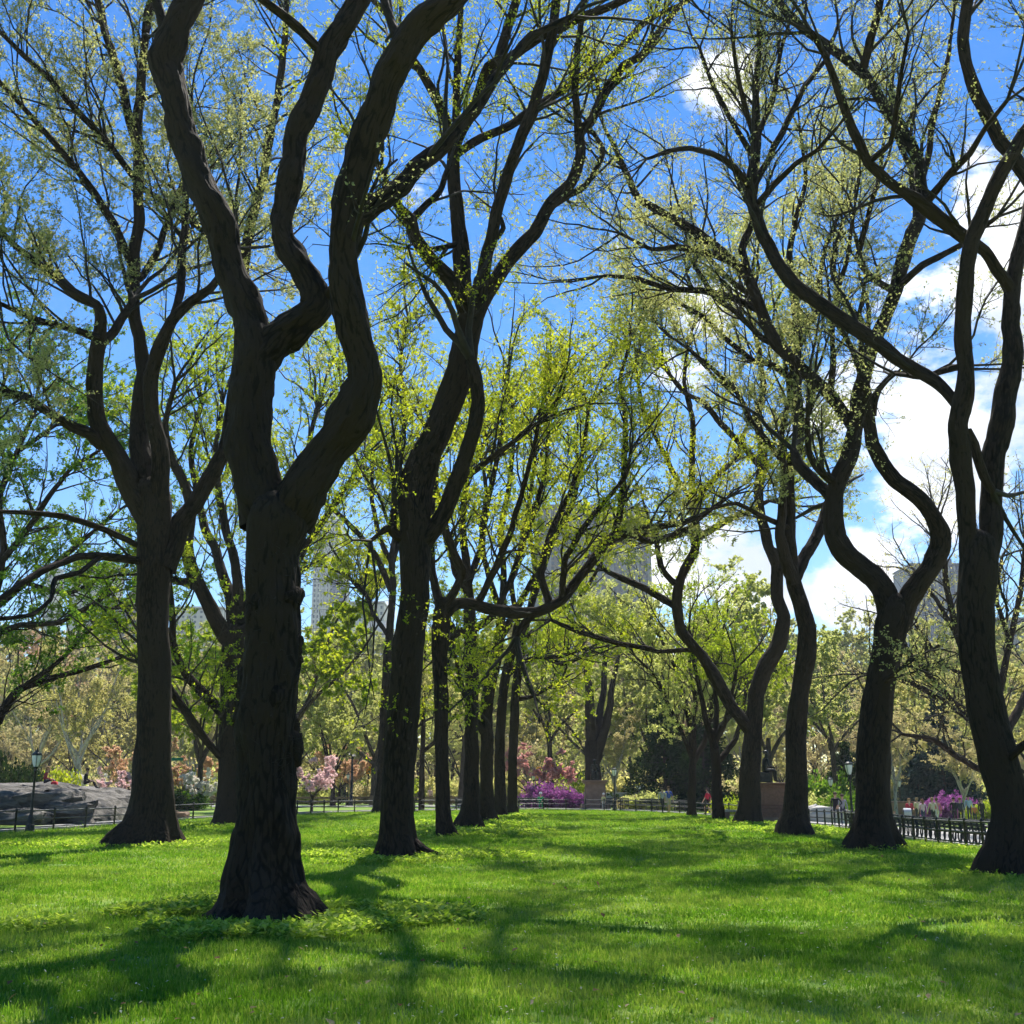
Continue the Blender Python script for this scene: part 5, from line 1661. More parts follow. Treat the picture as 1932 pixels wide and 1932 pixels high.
# ---- benches
def build_benches():
    root = empty('park_bench', (0, 0, 0), 'x', 'bench', 'park benches')
    # bench along x, back at -y, sitter faces +y
    fr = MB()
    fr.tube([(0, -.30, 0), (0, -.22, .20), (0, -.20, .42), (0, -.28, .84)], .030, 6)
    fr.tube([(0, .26, 0), (0, .22, .22), (0, .25, .42), (0, .30, .62), (0, .22, .66), (0, -.22, .64)], .028, 6)
    fr.tube([(0, -.20, .40), (0, .25, .40)], .028, 6)
    fme = fr.mesh('arm_frame', M['iron'], True)
    for x in (-1.2, -.6, 0, .6, 1.2):
        link('arm_frame', fme, root, loc=(x, 0, 0))
    sl = MB(); sl.box((0, 0, 0), (2.44, .095, .035), bev=.006); sme = sl.mesh('slat', M['wood_dark'])
    for y, z in ((-.13, .435), (-.02, .44), (.09, .44), (.20, .435)):
        link('slat', sme, root, loc=(0, y, z))
    for y, z in ((-.205, .56), (-.235, .68), (-.262, .80)):
        o = link('slat', sme, root, loc=(0, y, z)); o.rotation_euler = (math.radians(78), 0, 0)
    first = True
    n = 0
    words = ['nearest', 'second', 'third', 'fourth', 'fifth', 'sixth', 'seventh', 'eighth', 'ninth']

    def put(i, off, lab, face_out=True):
        nonlocal first
        p = FPTS[i] + FNRM[i] * off
        # +y of the bench should point outward
        rz = math.atan2(FNRM[i][1], FNRM[i][0]) - math.pi / 2
        if not face_out: rz += math.pi
        loc = (p[0], p[1], float(HZ(*p)) + .03)
        if first:
            root.location = loc; root.rotation_euler = (0, 0, rz); root['label'] = lab; first = False
        else:
            copy_thing(root, loc, rz, lab)
    near = FS[-1] - 7.5
    k = 0
    s = near
    while k < 9:
        i = int(np.searchsorted(FS, s))
        put(i, .85, '%s dark bench from the right edge along the fence of the right-hand walk' % words[k])
        s -= 2.62; k += 1
    # benches on the far side of the path at the back, facing the lawn
    c0 = int(np.argmin(np.abs(FPTS[:, 0] - .2) + (FPTS[:, 1] < 80) * 50))
    for j in range(5):
        i = int(np.searchsorted(FS, FS[c0] + j * 2.75 - 1))
        put(i, 5.0, '%s bench from the left in front of the purple azaleas' % (['first', 'second', 'third', 'fourth', 'fifth'][j]), False)


# ---- rock
def build_rock():
    cx, cy = -25.5, 63.0
    root = empty('rock_outcrop', (cx, cy, 0), 'broad grey schist outcrop behind the left fence, people sitting on it', 'rock')
    n = 110
    xs = np.linspace(-11, 6.2, n); ys = np.linspace(-11.5, 13, n)
    X, Y = np.meshgrid(xs, ys)
    q = np.stack([X * .18, Y * .18, np.zeros_like(X)], -1)
    rx = np.where(X > 0, 6.0, 11.0)
    e = (X / rx) ** 2 + ((Y - 1) / 11.5) ** 2
    e = e + .28 * vnoise(q * 1.4)
    body = np.clip(1 - e, 0, 1) ** .55
    z = 2.0 * body + .35 * fbm(q * 2.2 + 5, 4) * np.clip(body * 3, 0, 1)
    # ledges dipping to the right
    w = z * 2.2 + X * .10 + .6 * vnoise(q * 3 + 9)
    f = w - np.floor(w)
    z = z + (np.where(f < .75, f * .12, .09 - (f - .75) * .36) - f * 0) * np.clip(body * 2, 0, 1) * 1.6
    crack = np.abs(vnoise(np.stack([X * .5 + Y * .15, Y * .35, np.full_like(X, 4.2)], -1)))
    crack2 = np.abs(vnoise(np.stack([X * .22 - Y * .5, Y * .8 + X * .3, np.full_like(X, 8.8)], -1)))
    z = z - .35 * np.clip(.12 - crack, 0, 1) / .12 * np.clip(body * 2, 0, 1) - .22 * np.clip(.09 - crack2, 0, 1) / .09 * np.clip(body * 2, 0, 1)
    top = 1.74 - .03 * X + .16 * vnoise(q * 2.5 + 3)
    z = np.minimum(z, top + .12 * vnoise(q * 5))
    z = np.where(body <= .02, -.3, z)
    V = np.stack([X, Y, z], -1).reshape(-1, 3)
    i = np.arange(n - 1)[:, None] * n; j = np.arange(n - 1)[None]
    Q = np.stack([i + j, i + j + 1, i + j + 1 + n, i + j + n], -1).reshape(-1, 4)
    link('bedrock', mk_mesh('bedrock', V, Q, M['rock'], False), root)
    rng = np.random.RandomState(6)

    def boulder(par, loc, s, seed, rz=0.0):
        m = MB()
        a = np.linspace(-1.5, 1.5, 11)
        m.lathe([(math.cos(t), math.sin(t)) for t in a], (0, 0, 0), 18)
        V = m.V[0]
        V = np.sign(V) * np.abs(V) ** .75
        V = V * (1 + .35 * fbm(V * 1.3 + seed * 7.7, 3))[:, None]
        V = np.floor(V * 3.2 + .35 * vnoise(V * 3)[:, None]) / 3.2 * .35 + V * .65
        c, sn = math.cos(rz), math.sin(rz)
        V = V * np.array(s)
        V = V @ np.array([[c, sn, 0], [-sn, c, 0], [0, 0, 1]])
        m.V[0] = V
        return link('boulder', m.mesh('boulder', M['rock'], False), par, loc=loc)
    boulder(root, (1.6, -7.2, .75), (1.0, .9, .6), 1); boulder(root, (3.2, -6.4, 1.0), (1.6, 1.2, .55), 2, .2); boulder(root, (1.0, -8.6, .3), (.8, .7, .5), 3)
    boulder(root, (4.6, -6.8, .5), (1.5, 1.0, .55), 4, -.3); boulder(root, (3.0, -8.4, .25), (1.4, .8, .45), 5); boulder(root, (-1.5, -8.6, .2), (2.2, 1.2, .5), 8)
    b = empty('boulder_stone', (gx(1549, 78), 78, float(HZ(gx(1549, 78), 78))), 'big white boulder in the bed behind the right-hand walk', 'boulder')
    o = boulder(b, (0, 0, .25), (1.9, 1.0, .75), 11); o.name = 'stone'; obj_mat(o, M['limestone'])
    b = empty('boulder_stone', (gx(336, 63), 63, 0), 'low tan stone right of the flared elm behind the fence', 'boulder')
    o = boulder(b, (0, 0, .15), (.55, .4, .3), 13); o.name = 'stone'; obj_mat(o, M['timber'])


# ---- people
SEGS = {'leg': 0, 'torso': 1, 'arm': 2, 'hand': 3, 'head': 4, 'foot': 5}


def person_mesh(name, pose='stand', top=(.3, .05, .05), bottom=(.03, .03, .04), hair=(.05, .03, .02), skin='skin', shoes=(.02, .02, .02), sleeve=True, bare_legs=False, hat=None, H=1.72, mono=None, stride=.22, arm=None, skirt=False):
    k = H / 1.72
    P = {}
    if pose in ('stand', 'walk'):
        sw = stride if pose == 'walk' else .03
        P.update(pel=(0, 0, .96), bel=(0, .0, 1.08), che=(0, .01, 1.30), nec=(0, .0, 1.47), jaw=(0, .03, 1.55), hea=(0, .02, 1.64))
        P.update(hL=(.09, 0, .92), kL=(.095, sw * .75 + .03, .50), aL=(.095, sw * .75, .08), tL=(.10, sw * .75 + .17, .035))
        P.update(hR=(-.09, 0, .92), kR=(-.095, -sw * .35 + .03, .50), aR=(-.095, -sw * 1.1, .09), tR=(-.10, -sw * 1.1 + .16, .035))
        P.update(sL=(.19, 0, 1.40), eL=(.245, -.02 - sw * .4, 1.12), wL=(.25, .07 - sw * .5, .88), sR=(-.19, 0, 1.40), eR=(-.245, -.02 + sw * .4, 1.12), wR=(-.25, .09 + sw * .5, .89))
    else:   # sit
        P.update(pel=(0, -.05, .50), bel=(0, -.03, .62), che=(0, .02, .84), nec=(0, .05, 1.01), jaw=(0, .09, 1.09), hea=(0, .08, 1.18))
        kz, az = (.50, .05) if pose == 'sit' else (.62 if pose == 'perch' else .58, .22)
        P.update(hL=(.09, -.02, .48), kL=(.11, .40, kz), aL=(.11, .42 + (.18 if pose != 'sit' else 0), az + .03), tL=(.11, .58 + (.18 if pose != 'sit' else 0), az))
        P.update(hR=(-.09, -.02, .48), kR=(-.11, .40, kz), aR=(-.11, .44 + (.18 if pose != 'sit' else 0), az + .03), tR=(-.11, .60 + (.18 if pose != 'sit' else 0), az))
        P.update(sL=(.19, .03, .94), eL=(.24, .06, .68), wL=(.16, .28, .62), sR=(-.19, .03, .94), eR=(-.24, .06, .68), wR=(-.14, .28, .62))
    if arm == 'hip':
        P.update(eR=(-.34, -.08, 1.16), wR=(-.18, .04, 1.0))
    if arm == 'push':
        P.update(eL=(.22, .12, 1.14), wL=(.2, .38, 1.08), eR=(-.22, .12, 1.14), wR=(-.2, .38, 1.08))
    R = dict(pel=.125, bel=.115, che=.125, nec=.055, jaw=.07, hea=.095, hL=.09, hR=.09, kL=.058, kR=.058, aL=.04, aR=.04, tL=.032, tR=.032, sL=.062, sR=.062, eL=.042, eR=.042, wL=.027, wR=.027)
    E = [('pel', 'bel', 'torso'), ('bel', 'che', 'torso'), ('che', 'nec', 'head'), ('nec', 'jaw', 'head'), ('jaw', 'hea', 'head')]
    for s in 'LR':
        E += [('pel', 'h' + s, 'leg'), ('h' + s, 'k' + s, 'leg'), ('k' + s, 'a' + s, 'leg'), ('a' + s, 't' + s, 'foot'), ('che', 's' + s, 'torso'), ('s' + s, 'e' + s, 'arm'), ('e' + s, 'w' + s, 'fore')]
        w = np.array(P['w' + s]); e = np.array(P['e' + s])
        d = (w - e) / np.linalg.norm(w - e)
        pl = w + d * .075
        P['p' + s] = tuple(pl); R['p' + s] = .03
        E.append(('w' + s, 'p' + s, 'hand'))
        sx = 1 if s == 'L' else -1
        for f, (off, ln) in enumerate(((-.027, .06), (-.009, .072), (.009, .068), (.027, .052))):
            c = pl + d * (ln + .02) + np.array((-.012 * sx, off + .008, 0))
            P['f%d%s' % (f, s)] = tuple(c); R['f%d%s' % (f, s)] = .008
            E.append(('p' + s, 'f%d%s' % (f, s), 'hand'))
        c = w + d * .05 + np.array((-.01 * sx, .055, 0)); P['th' + s] = tuple(c); R['th' + s] = .009
        E.append(('w' + s, 'th' + s, 'hand'))
    names = list(P)
    idx = {n: i for i, n in enumerate(names)}
    me = bpy.data.meshes.new(name)
    me.from_pydata([tuple(np.array(P[n]) * k) for n in names], [(idx[a], idx[b]) for a, b, _ in E], [])
    ob = bpy.data.objects.new(name + '_tmp', me)
    COL.objects.link(ob)
    ob.modifiers.new('skin', 'SKIN')
    for i, n in enumerate(names):
        sv = me.skin_vertices[0].data[i]
        r = R[n] * k
        sv.radius = (r * (1.25 if n in ('pel', 'bel', 'che') else 1), r * (.85 if n in ('pel', 'bel', 'che') else 1))
        sv.use_root = (n == 'pel')
    sb = ob.modifiers.new('sub', 'SUBSURF'); sb.levels = 1; sb.render_levels = 1
    dg = bpy.context.evaluated_depsgraph_get()
    ev = ob.evaluated_get(dg)
    out = bpy.data.meshes.new_from_object(ev)
    out.name = name
    bpy.data.objects.remove(ob)
    bpy.data.meshes.remove(me)
    # colours by nearest bone
    mats = [cloth(bottom), cloth(top), cloth(top) if sleeve else M[skin], M[skin], M[skin], cloth(shoes), cloth(hair)]
    if mono is not None: mats = [mono] * 7
    out.materials.clear()
    for m_ in mats: out.materials.append(m_)
    A = np.array([np.array(P[a]) * k for a, b, _ in E]); B = np.array([np.array(P[b]) * k for a, b, _ in E])
    KI = {'leg': 0, 'torso': 1, 'arm': 1, 'fore': 2, 'hand': 3, 'head': 4, 'foot': 5}
    ki = np.array([KI[t] for _, _, t in E])
    hz = P['hea'][2] * k
    hy = P['hea'][1] * k
    kneez = P['kL'][2] * k
    co = np.empty(len(out.vertices) * 3, np.float32); out.vertices.foreach_get('co', co); co = co.reshape(-1, 3)
    mi = []
    for p in out.polygons:
        c = co[list(p.vertices)].mean(0)
        AB = B - A
        t = np.clip(((c - A) * AB).sum(1) / (AB * AB).sum(1), 0, 1)
        dd = np.linalg.norm(A + AB * t[:, None] - c, axis=1)
        m_ = ki[dd.argmin()]
        if m_ == 4:
            if c[2] > hz + .015 or (c[1] < hy - .02 and c[2] > hz - .10 * k): m_ = 6
        if m_ == 0 and bare_legs and c[2] < kneez + .04: m_ = 3
        mi.append(m_)
    out.polygons.foreach_set('material_index', np.array(mi, np.int32))
    out.polygons.foreach_set('use_smooth', np.ones(len(mi), bool))
    # a face: nose, eyes, mouth as small relief at the front of the head
    out.update()
    return out, P, k


def add_head_bits(root, P, k, hair, skin, mono=None, hat=None, longhair=False):
    hx, hy, hz = [c * k for c in P['hea']]
    sk = mono or M[skin]
    m = MB(); m.box((hx, hy + .098 * k, hz - .03 * k), (.024 * k, .04 * k, .045 * k), taper=.5); m.build('nose', sk, root)
    for s in (-1, 1):
        m = MB(); m.box((hx + s * .035 * k, hy + .088 * k, hz - .0 * k), (.022 * k, .012 * k, .010 * k)); m.build('eye', mono or M['rubber'], root)
        m = MB(); m.box((hx + s * .095 * k, hy, hz - .015 * k), (.022 * k, .04 * k, .06 * k), bev=.006 * k); m.build('ear', sk, root)
    m = MB(); m.box((hx, hy + .086 * k, hz - .068 * k), (.045 * k, .012 * k, .012 * k)); m.build('mouth', mono or cloth((.3, .12, .1)), root)
    m = MB()
    prof = [(.103, -.02), (.110, .03), (.098, .085), (.06, .12), (.002, .13)]
    m.lathe([(r * k, z * k) for r, z in prof], (hx, hy - .018 * k, hz - .005), 12)
    if longhair:
        m.box((hx, hy - .085 * k, hz - .10 * k), (.15 * k, .05 * k, .26 * k), bev=.02 * k)
    m.build('hair', mono or cloth(hair), root, True)
    if hat:
        m = MB(); m.lathe([(.17 * k, .045), (.175 * k, .055), (.115 * k, .06), (.112 * k, .12), (.08 * k, .16), (.002, .165)], (hx, hy, hz), 12); m.build('hat', cloth(hat), root, True)


def person(label, x, y, z, rz, **kw):
    hat = kw.pop('hat', None); longhair = kw.pop('longhair', False); mono = kw.get('mono'); nm = kw.pop('name', 'person')
    root = empty(nm, (x, y, z), label, 'person' if nm == 'person' else 'statue', None, rz)
    me, P, k = person_mesh('body', **kw)
    link('body', me, root)
    add_head_bits(root, P, k, kw.get('hair', (.05, .03, .02)), kw.get('skin', 'skin'), mono, hat, longhair)
    return root


def build_people():
    def at(u, Y, dz=.03):
        x = gx(u, Y)
        return x, Y, float(HZ(x, Y)) + dz
    R = math.radians
    # on the rock
    person('person in a red top and dark trousers sitting on the rock', *(PX(84, 1484, 62.5)[0], 62.5, 1.48), R(-70), pose='perch', top=(.28, .04, .05), bottom=(.03, .04, .06), hair=(.35, .22, .10), longhair=True)
    person('person dressed in black lounging on the right side of the rock', *(PX(160, 1484, 64)[0], 64, 1.42), R(-80), pose='perch', top=(.015, .015, .018), bottom=(.015, .015, .018), hair=(.02, .015, .01))
    m = MB(); m.box((0, 0, .15), (.30, .20, .34), bev=.06); m.box((0, -.12, .11), (.22, .08, .18), bev=.03)
    r = empty('backpack', (float(PX(102, 1484, 62.3)[0]), 62.3, 1.66), 'small red backpack on the rock beside the sitter', 'bag'); m.build('bag_body', cloth((.5, .03, .04)), r, True)
    m = MB(); m.tube([(.08, .10, .06), (.1, .16, .18), (.08, .10, .30)], .018, 5); m.build('strap', M['rubber'], r)
    # middle
    person('slim walker in a grey top and black trousers, left of the couple by the lamp', *at(1250, 78), R(200), pose='walk', top=(.32, .33, .36), bottom=(.03, .03, .035), hair=(.04, .03, .02), longhair=True, H=1.66)
    person('walker in a blue T-shirt and khaki shorts, right of the couple by the lamp', *at(1262, 78.6), R(190), pose='walk', top=(.04, .09, .40), bottom=(.42, .36, .27), hair=(.10, .06, .03), sleeve=False, bare_legs=True)
    person('man in a red T-shirt and black shorts between the low trees of the right row', *at(1336, 79), R(60), pose='walk', top=(.50, .03, .06), bottom=(.02, .02, .022), hair=(.06, .04, .03), sleeve=False, bare_legs=True, stride=.3)
    person('walker in a bright red jacket beyond the back path', *at(1177, 118), R(90), pose='walk', top=(.62, .08, .04), bottom=(.03, .03, .03), hair=(.08, .05, .03))
    person('pedestrian in a pink shirt far behind the leaning elm', *at(811, 118), R(180), pose='walk', top=(.62, .40, .45), bottom=(.45, .22, .22), hair=(.45, .36, .25), H=1.68)
    person('bench sitter in a green jacket and white cap', *at(1020, 95, .0), R(180), pose='sit', top=(.01, .30, .10), bottom=(.02, .22, .08), hair=(.5, .5, .48), hat=(.8, .8, .8))
    person('child in a white cap and yellow top beside the small brown pedestal', *at(1139, 92), R(170), pose='stand', top=(.55, .52, .22), bottom=(.45, .45, .42), hair=(.5, .4, .3), hat=(.8, .78, .76), H=1.15)
    person('person in dark clothes under the tall dark pole, left one', *at(650, 122), R(90), pose='walk', top=(.03, .03, .035), bottom=(.03, .03, .03))
    person('person in a dark jacket under the tall dark pole, right one', *at(663, 122.5), R(100), pose='walk', top=(.06, .05, .05), bottom=(.04, .04, .05), hair=(.2, .12, .06))
    # right-hand walk
    person('man in a black jacket standing by the lamp on the right-hand walk', *at(1577, 68), R(160), pose='stand', top=(.02, .02, .024), bottom=(.03, .03, .04), hair=(.12, .08, .05), H=1.8, arm='hip')
    person('person in a grey cardigan next to the man in black', *at(1590, 69), R(170), pose='stand', top=(.28, .28, .32), bottom=(.03, .03, .06), hair=(.10, .06, .04), longhair=True)
    person('person in a dark coat pushing the baby stroller, red scarf of a coat', *at(1716, 76), R(170), pose='walk', top=(.50, .03, .06), bottom=(.03, .03, .05), hair=(.3, .18, .08), arm='push', longhair=True)
    person('toddler in white behind the bench, right of the loop-forked elm', *at(1687, 66), R(90), pose='stand', top=(.75, .75, .74), bottom=(.6, .6, .62), hair=(.2, .12, .06), H=.95)
    person('woman in a pink cardigan and jeans on the right-hand walk', *at(1741, 78), R(0), pose='walk', top=(.62, .44, .54), bottom=(.05, .06, .14), hair=(.22, .12, .06), longhair=True, H=1.66)
    person('person in a cream shirt left of the woman in pink', *at(1731, 82), R(10), pose='stand', top=(.60, .50, .34), bottom=(.05, .05, .06), hair=(.3, .2, .1), sleeve=False)
    person('man in a beige sweater and dark jeans on the right-hand walk', *at(1760, 76), R(5), pose='walk', top=(.50, .44, .36), bottom=(.035, .035, .045), hair=(.30, .2, .1), H=1.78)
    person('person in a red and white top just behind the man in beige', *at(1768, 79), R(10), pose='walk', top=(.55, .2, .2), bottom=(.5, .5, .52), hair=(.1, .06, .03))
    person('tall person in a black coat, left of the dark group by the azaleas', *at(1800, 80), R(180), pose='stand', top=(.02, .02, .024), bottom=(.02, .02, .03), H=1.76)
    person('person in a dark blue jacket in the middle of the dark group', *at(1812, 81.5), R(150), pose='stand', top=(.03, .035, .06), bottom=(.03, .03, .035), hair=(.2, .1, .05))
    person('person in a pale blue shirt taller than the dark group', *at(1828, 86), R(180), pose='stand', top=(.45, .52, .60), bottom=(.06, .06, .08), H=1.85)
    person('child in an orange jacket at the dark group', *at(1838, 80), R(180), pose='stand', top=(.55, .20, .08), bottom=(.05, .05, .06), H=1.35)
    person('woman in black with long hair at the right end of the group', *at(1852, 79), R(200), pose='stand', top=(.03, .025, .03), bottom=(.03, .03, .03), longhair=True)


def bench_sitters():
    # two sitters on the right-hand benches
    s = FS[-1] - 7.5 - 2.62 * 1
    for (ss, lab, kw) in ((FS[-1] - 7.5, 'heavily dressed person in black sitting on the nearest bench of the right-hand walk', dict(top=(.012, .012, .016), bottom=(.012, .012, .016), hair=(.015, .012, .01))),
                          (FS[-1] - 7.5 - 2.62 * 8, 'sitter in a dark grey coat on the farthest bench of the right-hand walk', dict(top=(.05, .055, .06), bottom=(.03, .03, .03), hair=(.25, .2, .15)))):
        i = int(np.searchsorted(FS, ss))
        p = FPTS[i] + FNRM[i] * .86
        rz = math.atan2(FNRM[i][1], FNRM[i][0]) - math.pi / 2
        person(lab, float(p[0]), float(p[1]), float(HZ(*p)) + .02, rz, pose='sit', **kw)
    i = int(np.searchsorted(FS, FS[-1] - 7.5 - 2.62 * 3))
    p = FPTS[i] + FNRM[i] * .9
    r = empty('shoulder_bag', (float(p[0]), float(p[1]), float(HZ(*p)) + .49), 'brown shoulder bag lying on a bench right of the loop-forked elm', 'bag')
    m = MB(); m.box((0, 0, .14), (.5, .26, .28), bev=.07); m.build('bag_body', cloth((.13, .08, .05)), r, True)
    m = MB(); m.tube([(-.18, 0, .26), (-.1, 0, .42), (.1, 0, .42), (.18, 0, .26)], .015, 5); m.build('strap', M['rubber'], r, True)


def build_stroller():
    x = gx(1712, 75.3); y = 75.3
    r = empty('baby_stroller', (x, y, float(HZ(x, y)) + .03), 'dark baby stroller with pale hood pushed along the right-hand walk', 'stroller', None, math.radians(170))
    m = MB()
    for s in (-1, 1):
        m.tube([(s * .24, -.5, 1.02), (s * .24, -.1, .62), (s * .24, .40, .14)], .016, 6)
        m.tube([(s * .24, .1, .62), (s * .24, -.32, .14)], .016, 6)
    m.tube([(-.24, -.5, 1.02), (.24, -.5, 1.02)], .018, 6)
    m.build('frame', M['iron'], r)
    m = MB(); m.box((0, .05, .55), (.42, .55, .12), bev=.03); m.box((0, -.20, .78), (.42, .10, .50), bev=.03, rx=.3); m.build('seat', cloth((.03, .03, .06)), r)
    a = np.linspace(0, 2.3, 8)
    V, Q = [], []
    for t in a:
        for s in (-.23, .23): V.append((s, -.18 + .36 * math.sin(t) - .1, .82 + .32 * math.cos(t) + .0))
    for j in range(len(a) - 1): Q.append((2 * j, 2 * j + 1, 2 * j + 3, 2 * j + 2))
    link('hood', mk_mesh('hood', V, np.array(Q), cloth((.5, .5, .52)), True), r)
    w = MB()
    ang = np.linspace(0, 2 * math.pi, 17)
    w.tube([(0, math.cos(t) * .13, math.sin(t) * .13) for t in ang], .022, 6, False)
    w.tube([(-.03, 0, 0), (.03, 0, 0)], .03, 6)
    wm = w.mesh('wheel', M['rubber'], True)
    for s in (-1, 1):
        for yy in (.40, -.32): link('wheel', wm, r, loc=(s * .26, yy, .15))


# ---- statues
def build_statues():
    # small pedestal, centre
    Y = 96.0; x = gx(1123, Y)
    r = empty('pedestal', (x, Y, 0), 'small brown stone pedestal with a dark bronze, in front of the three-limbed tree', 'pedestal')
    m = MB(); m.box((0, 0, .15), (2.3, 2.3, .5), bev=.03); m.build('plinth', M['brownstone'], r)
    m = MB(); m.box((0, 0, 1.2), (1.75, 1.75, 1.6), taper=.88); m.build('dado', M['brownstone'], r)
    m = MB(); m.box((0, 0, 2.08), (1.85, 1.85, .16), bev=.04); m.box((0, 0, 2.22), (2.05, 2.05, .12), bev=.03); m.build('cornice', M['brownstone'], r)
    person('dark bronze seated figure on the small brown pedestal', x, Y, 2.28, math.radians(180), name='bronze_statue', pose='sit', mono=M['bronze'], H=2.2)
    s = empty('bronze_chair', (x, Y, 2.28), 'bronze block seat under the seated figure on the small pedestal', 'statue seat', None, math.radians(180))
    m = MB(); m.box((0, -.14, .26), (.62, .60, .52), bev=.04); m.build('seat', M['bronze'], s)
    m = MB(); m.box((0, -.42, .80), (.60, .10, .62), bev=.03); m.build('backrest', M['bronze'], s)
    # large red pedestal with seated bronze
    Y = 66.0; x = gx(1459, Y); z = float(HZ(x, Y))
    r = empty('pedestal', (x, Y, z), 'large red granite pedestal between the crooked and the S-curved elm', 'pedestal')
    m = MB(); m.box((0, 0, .10), (2.9, 2.9, .4), bev=.03); m.build('plinth', M['brownstone'], r)
    for k_, (w, h0, h1) in enumerate(((2.6, .30, .52), (2.4, .53, .75), (2.25, .76, .90))):
        m = MB(); m.box((0, 0, (h0 + h1) / 2), (w, w, h1 - h0), bev=.02); m.build('step_course', M['redgranite'], r)
    m = MB(); m.box((0, 0, 1.42), (1.95, 1.95, 1.04), bev=.02); m.build('die', M['redgranite'], r)
    m = MB(); m.box((0, 0, 2.00), (2.1, 2.1, .12), bev=.03); m.box((0, 0, 2.11), (2.3, 2.3, .10), bev=.03); m.build('cornice', M['redgranite'], r)
    zt = z + 2.16
    person('dark bronze seated man on the large red pedestal, looking right', x - .35, Y, zt, math.radians(-80), name='bronze_statue', pose='sit', mono=M['bronze'], H=2.35)
    s = empty('bronze_chair', (x - .35, Y, zt), 'bronze seat under the seated man on the large red pedestal', 'statue seat', None, math.radians(-80))
    m = MB(); m.box((0, -.16, .30), (.66, .62, .56), bev=.04); m.build('seat', M['bronze'], s)
    m = MB(); m.box((0, -.46, .86), (.66, .10, .62), bev=.03); m.build('backrest', M['bronze'], s)
    # stone bench beside it
    Y = 68.5; x = gx(1388, Y); z = float(HZ(x, Y))
    r = empty('stone_bench', (x, Y, z), 'pale curved stone bench left of the crooked elm', 'bench')
    m = MB(); m.box((0, 0, .48), (1.7, .6, .12), bev=.03); m.build('seat', M['limestone'], r)
    for sx in (-.6, .6):
        m = MB(); m.box((sx, 0, .2), (.3, .5, .44), taper=1.25, bev=.03); m.build('support', M['brownstone'], r)
    m = MB(); m.box((.55, .32, .75), (.7, .18, .45), bev=.04); m.box((.55, .32, 1.0), (.8, .26, .08), bev=.02); m.build('backrest', M['brownstone'], r)


